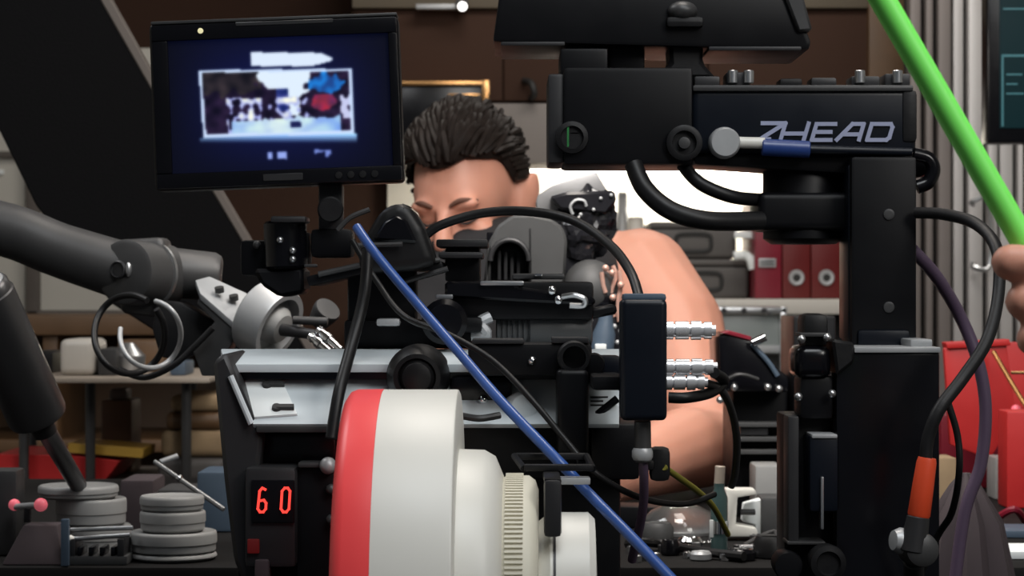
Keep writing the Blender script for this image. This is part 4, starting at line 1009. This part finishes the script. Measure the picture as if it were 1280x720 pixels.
# lower left odds and ends
t = thing('dark_cone', 'dark plum pyramid shaped cover at the lower left corner', 'cover', P(44, 712, 2.08))
c_ = MB(); zb1 = BT + .0005; zt1 = P(0, 655, 2.1).z; xa, xb = P(2, 0, 2.08).x, P(80, 0, 2.08).x; ta, tb = P(32, 0, 2.1).x, P(74, 0, 2.1).x
vs_, fs_ = c_._add([(xa, 2.08, zb1), (xb, 2.08, zb1), (xb, 2.13, zb1), (xa, 2.13, zb1), (ta, 2.09, zt1), (tb, 2.09, zt1), (tb, 2.12, zt1), (ta, 2.12, zt1)], [(3, 2, 1, 0), (4, 5, 6, 7), (0, 1, 5, 4), (1, 2, 6, 5), (2, 3, 7, 6), (3, 0, 4, 7)])
c_._bev(fs_, .002, 2); c_.build('cover', 'cone', t)
tag(MB().box((P(83, 0, 2.08).x, 2.075, (BT + .0005 + P(0, 648, 2.08).z) / 2), (.007, .007, P(0, 648, 2.08).z - BT - .0005), None, .001).build('blue_post', 'bluebox'), 'thin blue grey post standing right of the plum cover', 'post')
tag(MB().box((P(2, 0, 2.15).x, 2.17, (BT + .0005 + P(0, 588, 2.15).z) / 2), (.028, .04, P(0, 588, 2.15).z - BT - .0005), None, .004).build('grey_canister', 'grey'), 'grey canister cut by the left edge beside the plum cover', 'canister')
t = thing('pink_knob_rod', 'short rod with two lit pink knobs above the plum cover', 'rod', P(36, 632, 2.12))
MB().cyl(P(14, 634, 2.14), P(56, 631, 2.09), .003).build('rod', 'lgrey', t)
MB().ball(P(18, 631, 2.135), .0055, None, 14, 10).build('knob', 'pink', t)
MB().ball(P(51, 631, 2.09), .0062, None, 14, 10).build('knob', 'pink', t)
MB().box((P(36, 0, 2.12).x, 2.115, (zt1 + P(0, 634, 2.12).z) / 2), (.006, .006, P(0, 634, 2.12).z - zt1), None, .001).build('stem', 'dgrey', t)
t = thing('tool_stand', 'low stand with white tipped rods lying across between the weight stacks', 'stand', (P(125, 0, 2.1).x, 2.1, BT))
xm = P(125, 0, 2.1).x
MB().box((xm, 2.11, BT + .0045), (.056, .06, .008), None, .001).build('base', 'shell', t)
for dx in (-.022, .022): MB().box((xm + dx, 2.10, BT + .016), (.006, .04, .016), None, .001).build('post', 'dgrey', t)
zr = BT + .026
MB().cyl((xm - .027, 2.085, zr - .003), (xm + .03, 2.085, zr + .001), .0022).build('rod', 'steel', t)
MB().ball((xm - .024, 2.084, zr - .003), .0042, None, 14, 10).build('rod_tip', 'white', t)
MB().cyl((xm - .027, 2.10, zr + .004), (xm + .03, 2.10, zr + .006), .0022).build('rod', 'steel', t)
for k in range(4): MB().box((xm - .015 + .01 * k, 2.095, BT + .0125), (.004, .03, .008), None, .001).build('tooth', 'gloss', t)

# silver rod and blue boxes behind the weights
t = thing('silver_rod', 'thin silver rod leaning diagonally behind the right weight stack', 'rod', P(276, 634, 2.3))
MB().cyl(P(193, 577, 2.3), P(280, 637, 2.26), .0024).build('rod', 'steel', t)
MB().ball(P(224, 598, 2.285), .0036, None, 12, 8).build('joint', 'chrome', t)
MB().cyl(P(200, 578, 2.31), P(222, 570, 2.32), .003).build('arm', 'lgrey', t)
for i, (x0, x1, yt, m, l) in enumerate(((246, 292, 590, 'bluebox', 'blue grey box right behind the right weight stack'), (196, 244, 612, 'shell', 'dark grey box beneath the silver rod'), (150, 192, 600, 'cone', 'dark plum box between the two weight stacks'))):
    zt_ = P(0, yt, 2.36).z
    tag(MB().box((P((x0 + x1) / 2, 0, 2.36).x, 2.40, (BT + .0005 + zt_) / 2), ((x1 - x0) * S(2.36), .08, zt_ - BT - .0005), None, .004).build('equipment_box', m), l, 'box', 'small boxes behind the weights')

# ------------------------------------------------------------------ the mechanical head the man works on
YS = 2.42
t = thing('mechanical_head', 'grey and black mechanical head with an arched opening in front of the man', 'machine', (P(672, 0, YS).x, YS + .05, BT))
n_ = 14
arch = [(637 + 24 * math.cos(R(180 * k / n_)), 326 - 26 * math.sin(R(180 * k / n_))) for k in range(n_ + 1)]
MB().prism([(706, 356), (709, 300), (704, 284), (690, 274), (664, 268), (640, 269), (622, 282), (610, 304), (604, 356), (613, 356)] + arch[::-1] + [(661, 356)], YS, .07, .003, 1).build('shell', 'shell', t)
MB().rect(608, 290, 666, 358, YS + .035, .02, .002).build('inner_plate', 'gloss', t)
MB().tube([P(x, y, YS - .001) for x, y in arch], .0028, 8, 2).build('arch_rim', 'dgrey', t)
for k in range(4): MB().rect(622 + 8 * k, 312 + 3 * (k % 2), 626 + 8 * k, 350, YS + .02, .012, .001).build('inner_rib', 'dgrey', t)
MB().rect(662, 285, 664, 345, YS - .002, .004, .0005).build('seam_strip', 'satin', t)
MB().rect(600, 354, 716, 372, YS - .01, .11, .004).build('base_plate', 'black', t)
z0_ = P(0, 372, YS).z
MB().box((P(660, 0, YS).x, YS + .045, (BT + z0_) / 2), (.06, .06, z0_ - BT - .001), None, .004).build('stand_post', 'black', t)
MB().box((P(660, 0, YS).x, YS + .045, BT + .008), (.11, .11, .015), None, .004).build('stand_foot', 'black', t)
MB().ball(P(738, 362, YS + .02), (.030, .03, .032), None, 28, 18).build('dark_bulb', 'shell', t)
MB().rect(700, 366, 772, 386, YS - .005, .07, .004).build('bulb_cradle', 'gloss', t)
MB().prism([(696, 282), (716, 276), (744, 330), (772, 330), (775, 392), (742, 392), (716, 350), (704, 352)], YS + .04, .05, .004).build('neck_frame', 'plastic', t)
for i, pts in enumerate(([(757, 334), (760, 350), (765, 372), (758, 398)], [(766, 332), (770, 346), (764, 366), (768, 396)], [(774, 338), (776, 358), (772, 380), (774, 402)], [(752, 340), (754, 356), (757, 366)])):
    MB().tube([P(x, y, YS + .005 - .004 * i) for x, y in pts], .0024, 8).build('pink_strut', 'copper', t)
for x, y in ((757, 335), (765, 341), (776, 356), (766, 372)): MB().ball(P(x, y, YS - .008), .0036, None, 12, 8).build('strut_joint', 'copper', t)
MB().lathe(P(752, 444, YS - .03), (.12, 0, 1), [(0, .010), (.002, .012), (.022, .012), (.034, .008), (.044, .007), (.045, .009), (.050, .009), (.051, 0)], 20).build('bluish_tube', 'bluebox', t)
MB().rect(744, 430, 758, 438, YS - .045, .01, .001).build('tube_label', 'paper', t)
MB().rect(730, 440, 775, 452, YS - .045, .08, .003).build('side_shelf', 'black', t)
for x, y in ((738, 400), (768, 408), (776, 414), (734, 424), (772, 428)): MB().ball(P(x, y, YS - .03), .0028, None, 10, 8).build('small_joint', 'lgrey', t)
MB().rect(728, 392, 780, 440, YS + .0, .05, .004).build('lower_frame', 'plastic', t)
MB().rect(690, 420, 780, 520, YS + .02, .06, .004).build('lower_body', 'black', t)
wq = MB().prism([(670, 252), (672, 244), (690, 232), (744, 214), (758, 236), (750, 243), (720, 250), (690, 268), (672, 268)], YS + .045, .05, .002, 2).build('grey_wedge', 'wedge', t)
lab(wq, 'pale grey wedge plate rising at the top')
cp = MB(); bmesh.ops.create_icosphere(cp.bm, subdivisions=4, radius=1)
for v_ in cp.bm.verts:
    d = v_.co.normalized(); n1 = noise.noise(d * 2.6 + Vector((3, 1, 2))); n2 = noise.noise(d * 6 + Vector((9, 4, 1)))
    rr_ = 1 + .22 * n1 + .16 * abs(n2)
    v_.co = P(728, 282, YS + .055) + Vector((d.x * .034 * rr_ + d.z * .006, d.y * .03 * rr_, d.z * .040 * rr_))
lab(cp.build('crumpled_wrap', 'plastic', t, smooth=False), 'shiny crumpled black plastic wrap')
MB().prism([(686, 246), (708, 240), (768, 238), (771, 252), (758, 268), (700, 262)], YS + .02, .05, .003).build('wrap_fold', 'plastic', t)
MB().tube([P(716, 268, YS + .017), P(713, 258, YS + .016), P(720, 250, YS + .016), P(730, 251, YS + .016), P(733, 258, YS + .017)], .0016, 6).build('pale_arc', 'lgrey', t)
for x, y in ((742, 262), (751, 248), (764, 244), (726, 268)): MB().ball(P(x, y, YS + .018), .002, None, 10, 8).build('pale_dot', 'lgrey', t)

# ------------------------------------------------------------------ bench clutter right of centre
def bx(name, m, x0, x1, yt, Y, d, label, cat, b=.003, z0=BT + .0005, group=None):
    zt_ = P(0, yt, Y).z
    o = MB().box(((P(x0, 0, Y).x + P(x1, 0, Y).x) / 2, Y + d / 2, (z0 + zt_) / 2), ((x1 - x0) * S(Y), d, zt_ - z0), None, b).build(name, m)
    tag(o, label, cat, group); return zt_ + .0005
t = thing('control_unit', 'black control unit with a sloping lid and silver clips behind the chrome connectors', 'device', (P(945, 0, 2.520).x, 2.560, BT))
MB().box((P(953, 0, 2.500).x, 2.580, (BT + .001 + P(0, 470, 2.500).z) / 2), (70 * S(2.500), .12, P(0, 470, 2.500).z - BT - .001), None, .004).build('case', 'black', t)
MB().prism([(898, 420), (912, 416), (938, 424), (962, 452), (986, 472), (986, 490), (900, 490)], 2.480, .12, .004, 2).build('sloping_lid', 'gloss', t)
MB().prism([(900, 416), (912, 413), (940, 421), (938, 426), (912, 419)], 2.477, .03, .001).build('red_edge', 'binder2', t)
MB().tube([P(940, 430, 2.476), P(960, 452, 2.476), P(972, 470, 2.476)], .0028, 8).build('blue_edge', 'bluebox', t)
MB().cyl(P(940, 429, 2.470), P(957, 421, 2.470), .0045).build('silver_clip', 'chrome', t)
for y in (528, 546, 562): MB().rect(920, y, 986, y + 6, 2.485, .03, .001).build('ledge', 'shell', t)
MB().rect(925, 532, 960, 544, 2.490, .02, .001).build('grey_slot', 'dgrey', t)
for x, y in ((918, 484), (960, 484), (974, 486), (900, 500)): MB().ball(P(x, y, 2.475), .004, None, 12, 8).build('bright_screw', 'steel', t)
MB().tube([P(905, 476, 2.470), P(925, 468, 2.465), (P(948, 474, 2.470))], .002, 8).build('wire_handle', 'grey', t)
bx('dark_instrument', 'black', 992, 1045, 395, 2.5, .12, 'tall black instrument standing behind the slide unit', 'device')
t = thing('white_clamp', 'white c shaped clamp standing on the bench near the elbow', 'clamp', (P(932, 0, 2.3).x, 2.3, BT))
MB().prism([(908, 612), (944, 612), (946, 618), (922, 622), (920, 656), (945, 660), (948, 666), (944, 671), (906, 671), (902, 664)], 2.28, .03, .0015, 2).build('frame', 'white', t)
MB().prism([(930, 630), (958, 622), (958, 671), (944, 671), (944, 656), (928, 652)], 2.31, .02, .001).build('rear_plate', 'paper', t)
MB().cyl(P(926, 640, 2.295), P(944, 640, 2.295), .003).build('screw_spindle', 'grey', t)
t = thing('glass_vial', 'dark green glass vial with a pale stopper in front of the white clamp', 'bottle', (P(899, 0, 2.16).x, 2.16, BT))
v0 = Vector((P(899, 0, 2.16).x, 2.16, BT + .0005)); hz_ = P(0, 604, 2.16).z - v0.z
MB().lathe(v0, (0, 0, 1), [(0, .006), (.002, .008), (hz_ * .8, .008), (hz_ * .92, .005), (hz_, .005)], 22).build('body', 'bottle', t)
MB().cyl(v0 + Vector((0, 0, hz_ - .001)), v0 + Vector((.001, 0, hz_ + .016)), .0048).build('stopper', 'tabletop', t)
MB().lathe(v0 + Vector((0, 0, hz_ * .3)), (0, 0, 1), [(0, .0081), (.0, .0086), (.012, .0086), (.012, .0081)], 22).build('bright_band', 'chrome', t)
MB().rect(887, 650, 892, 672, 2.14, .003, .0005).build('label', 'paper', t)
bx('grey_block', 'discs', 944, 978, 582, 2.42, .06, 'pale grey block standing upright behind the white clamp', 'block')
bx('grey_block', 'shell', 952, 986, 622, 2.30, .05, 'dark grey block standing right of the white clamp', 'block')
# shiny parts lying on the bench
for i, (x, Y, r, h, m, l) in enumerate((
        (862, 2.22, .012, .010, 'chrome', 'chrome cap lying on the bench below the forearm'),
        (838, 2.16, .009, .014, 'gloss', 'small black cap lying on the bench left of the chrome cap'),
        (876, 2.12, .010, .008, 'lgrey', 'small grey cap on the bench just left of the glass vial'),
        (822, 2.30, .016, .016, 'shell', 'wide dark cap on the bench behind the smaller caps'),
        (926, 2.12, .014, .010, 'gloss', 'round black cap on the bench right of the glass vial'),
        (964, 2.14, .017, .020, 'rubber', 'big black knob cap on the bench below the dark grey block'))):
    z0 = BT + .0005
    o = MB().lathe((P(x, 0, Y).x, Y, z0), (0, 0, 1), [(0, r * .9), (.001, r), (h * .7, r), (h, r * .8), (h - .001, r * .6), (h * .5, r * .5), (h * .5, 0)], 22).build('bench_stopper', m)
    tag(o, l, 'stopper', 'small caps scattered on the bench')
t = thing('clear_dome', 'small clear glass dome lying on the bench before the forearm', 'dome', (P(852, 0, 2.32).x, 2.32, BT))
MB().lathe((P(852, 0, 2.34).x, 2.36, BT + .0005), (0, 0, 1), [(0, .040), (.002, .042), (.012, .040), (.022, .030), (.029, .014), (.031, 0)], 32).build('dome', 'glass', t)
MB().lathe((P(852, 0, 2.34).x, 2.36, BT + .0006), (0, 0, 1), [(0, .043), (0, .046), (.003, .046), (.003, .043)], 32).build('rim', 'steel', t)
tag(MB().box((P(838, 0, 2.5).x, 2.5, BT + .0035), (.075, .05, .006), Euler((0, 0, R(14))), .001).build('steel_plate', 'steel'), 'flat steel plate lying on the bench under the forearm of the man', 'plate')
tag(MB().tube([(P(785, 0, 2.2).x, 2.2, BT + .006), (P(805, 0, 2.16).x, 2.18, BT + .010), (P(835, 0, 2.13).x, 2.2, BT + .006), (P(880, 0, 2.1).x, 2.14, BT + .006), (P(930, 0, 2.1).x, 2.1, BT + .006)], .0045, 8).build('black_cable', 'rubber'), 'black cable lying on the bench in front of the small caps', 'cable')
tag(MB().tube([(P(930, 0, 2.2).x, 2.2, BT + .004), (P(960, 0, 2.3).x, 2.25, BT + .012), (P(975, 0, 2.22).x, 2.2, BT + .004), (P(1000, 0, 2.2).x, 2.25, BT + .004)], .003, 8).build('grey_wire', 'grey'), 'thin grey wire looping on the bench beside the big black knob cap', 'wire')

rn = random.Random(11)
for k in range(16):
    Y = rn.uniform(2.10, 2.28); x = P(790 + 165 * ((k * .618) % 1), 0, Y).x; r = rn.uniform(.0035, .0065)
    o = MB().lathe((x, Y, BT + .0005), (0, 0, 1), [(0, r), (.004 + r * .3, r), (.005 + r * .3, r * .6), (.002, r * .45), (.002, 0)], 6 if k % 2 else 16).build('metal_nut', ('chrome', 'steel', 'gunmetal')[k % 3])
    tag(o, 'small shiny metal nut scattered on the bench right of the blue cable', 'nut', 'metal nuts scattered on the bench')
tag(MB().box((P(955, 0, 2.2).x, 2.19, BT + .004), (.05, .012, .006), Euler((0, 0, R(22))), .001).build('steel_bar', 'bright'), 'bright steel bar lying on the bench beneath the white clamp', 'bar')
tag(MB().box((P(800, 0, 2.42).x, 2.42, BT + .012), (.06, .05, .022), Euler((0, 0, R(-12))), .003).build('dark_module', 'black'), 'small black module lying on the bench just left of the glass dome', 'module')
# ------------------------------------------------------------------ right side: red toolbox, papers, cloth
t = thing('red_toolbox', 'open red toolbox with a slanting lid behind the orange plug', 'toolbox', (P(1260, 0, 2.95).x, 3.0, BT))
z0 = BT + .0005; YR = 2.86
def slab(name, m, pts, Y, d, b=.002): MB().prism(pts, Y, d, b, 2).build(name, m, t)
slab('lid', 'redbox', [(1180, 436), (1192, 428), (1258, 428), (1270, 520), (1238, 574), (1188, 556)], 2.78, .012)
slab('lid_edge', 'redbox', [(1182, 428), (1262, 424), (1264, 432), (1184, 436)], 2.775, .03)
a, b = P(1180, 0, YR).x, P(1420, 0, YR).x; zt_ = P(0, 432, YR).z
MB().box(((a + b) / 2, YR + .10, (z0 + P(0, 520, YR).z) / 2), (b - a, .16, P(0, 520, YR).z - z0), None, .003).build('tray', 'binder2', t)
a, b = P(1242, 0, YR).x, P(1420, 0, YR).x
MB().box(((a + b) / 2, YR + .19, (z0 + zt_) / 2), (b - a, .012, zt_ - z0), None, .003).build('back_wall', 'redbox', t)
a = P(1262, 0, 2.6).x; b = P(1420, 0, 2.6).x
MB().box(((a + b) / 2, 2.64, (z0 + P(0, 515, 2.6).z) / 2), (b - a, .05, P(0, 515, 2.6).z - z0), None, .003).build('front_drawer', 'redbox', t)
MB().tube([P(1242, 440, 2.76), P(1280, 504, 2.7), P(1320, 560, 2.66)], .0028, 8).build('lid_stay', 'bronze', t)
MB().tube([P(1264, 466, 2.84), P(1300, 466, 2.84)], .002, 8).build('wire_stay', 'bronze', t)
MB().ball(P(1270, 512, 2.72), .006, None, 12, 8).build('stay_rivet', 'pink', t)
bx('striped_tin', 'tan', 1172, 1196, 572, 2.5, .05, 'tan striped tin standing on the bench before the red toolbox lid', 'tin')
bx('grey_carton', 'discs', 1244, 1266, 572, 2.72, .05, 'grey carton in the shadow beside the front drawer of the red toolbox', 'carton')
for i, (x0, x1, Y, dz, m, ang, l) in enumerate((
        (1172, 1196, 2.30, 0, 'paper', 4, 'white paper sheet lying below the tan striped tin'),
        (1226, 1300, 2.16, 0, 'paper', 3, 'white paper sheet lying at the lower right edge'),
        (1238, 1310, 2.34, 0, 'bluebox', -8, 'blue grey booklet lying behind the white sheet at the right edge'))):
    tag(MB().box((P((x0 + x1) / 2, 0, Y).x, Y, BT + .004), ((x1 - x0) * S(Y), .07, .007), Euler((0, 0, R(ang))), .001).build('paper_stack', m), l, 'paper', 'papers on the bench at right')
tag(MB().tube([(P(1240, 0, 2.42).x, 2.42, BT + .005), (P(1262, 0, 2.42).x, 2.4, BT + .02), (P(1282, 0, 2.42).x, 2.42, BT + .005)], .004, 8).build('red_cable', 'binder2'), 'crimson cable looping on the bench before the red toolbox', 'cable')
for i, (x, Y, r, l) in enumerate(((1226, 2.28, .012, 'round glassy cap on the bench right of the plum cloth cone'), (1246, 2.26, .009, 'smaller glassy cap on the bench next to the right edge papers'))):
    tag(MB().lathe((P(x, 0, Y).x, Y, BT + .0005), (0, 0, 1), [(0, r), (.008, r), (.014, r * .7), (.018, 0)], 22).build('glassy_stopper', 'lgrey'), l, 'stopper')
cz = MB(); xa = P(1204, 0, 1.98).x; zb2 = RT + .0005
prof = [(0, .055), (.12, .040), (.17, .030), (P(0, 590, 1.98).z - zb2 - .01, .012), (P(0, 590, 1.98).z - zb2, .004)]
cz.lathe((xa, 1.97, zb2), (0, 0, 1), prof, 40)
for v_ in cz.bm.verts:
    a_ = math.atan2(v_.co.y - 1.97, v_.co.x - xa); f_ = 1 + .10 * math.sin(a_ * 7) + .05 * math.sin(a_ * 13)
    v_.co.x = xa + (v_.co.x - xa) * f_; v_.co.y = 1.97 + (v_.co.y - 1.97) * f_
tag(cz.build('draped_cloth', 'cone'), 'dark plum cloth draped in a cone at the lower right', 'cloth')
for o in bpy.data.objects:
    if '_w' in o: del o['_w']
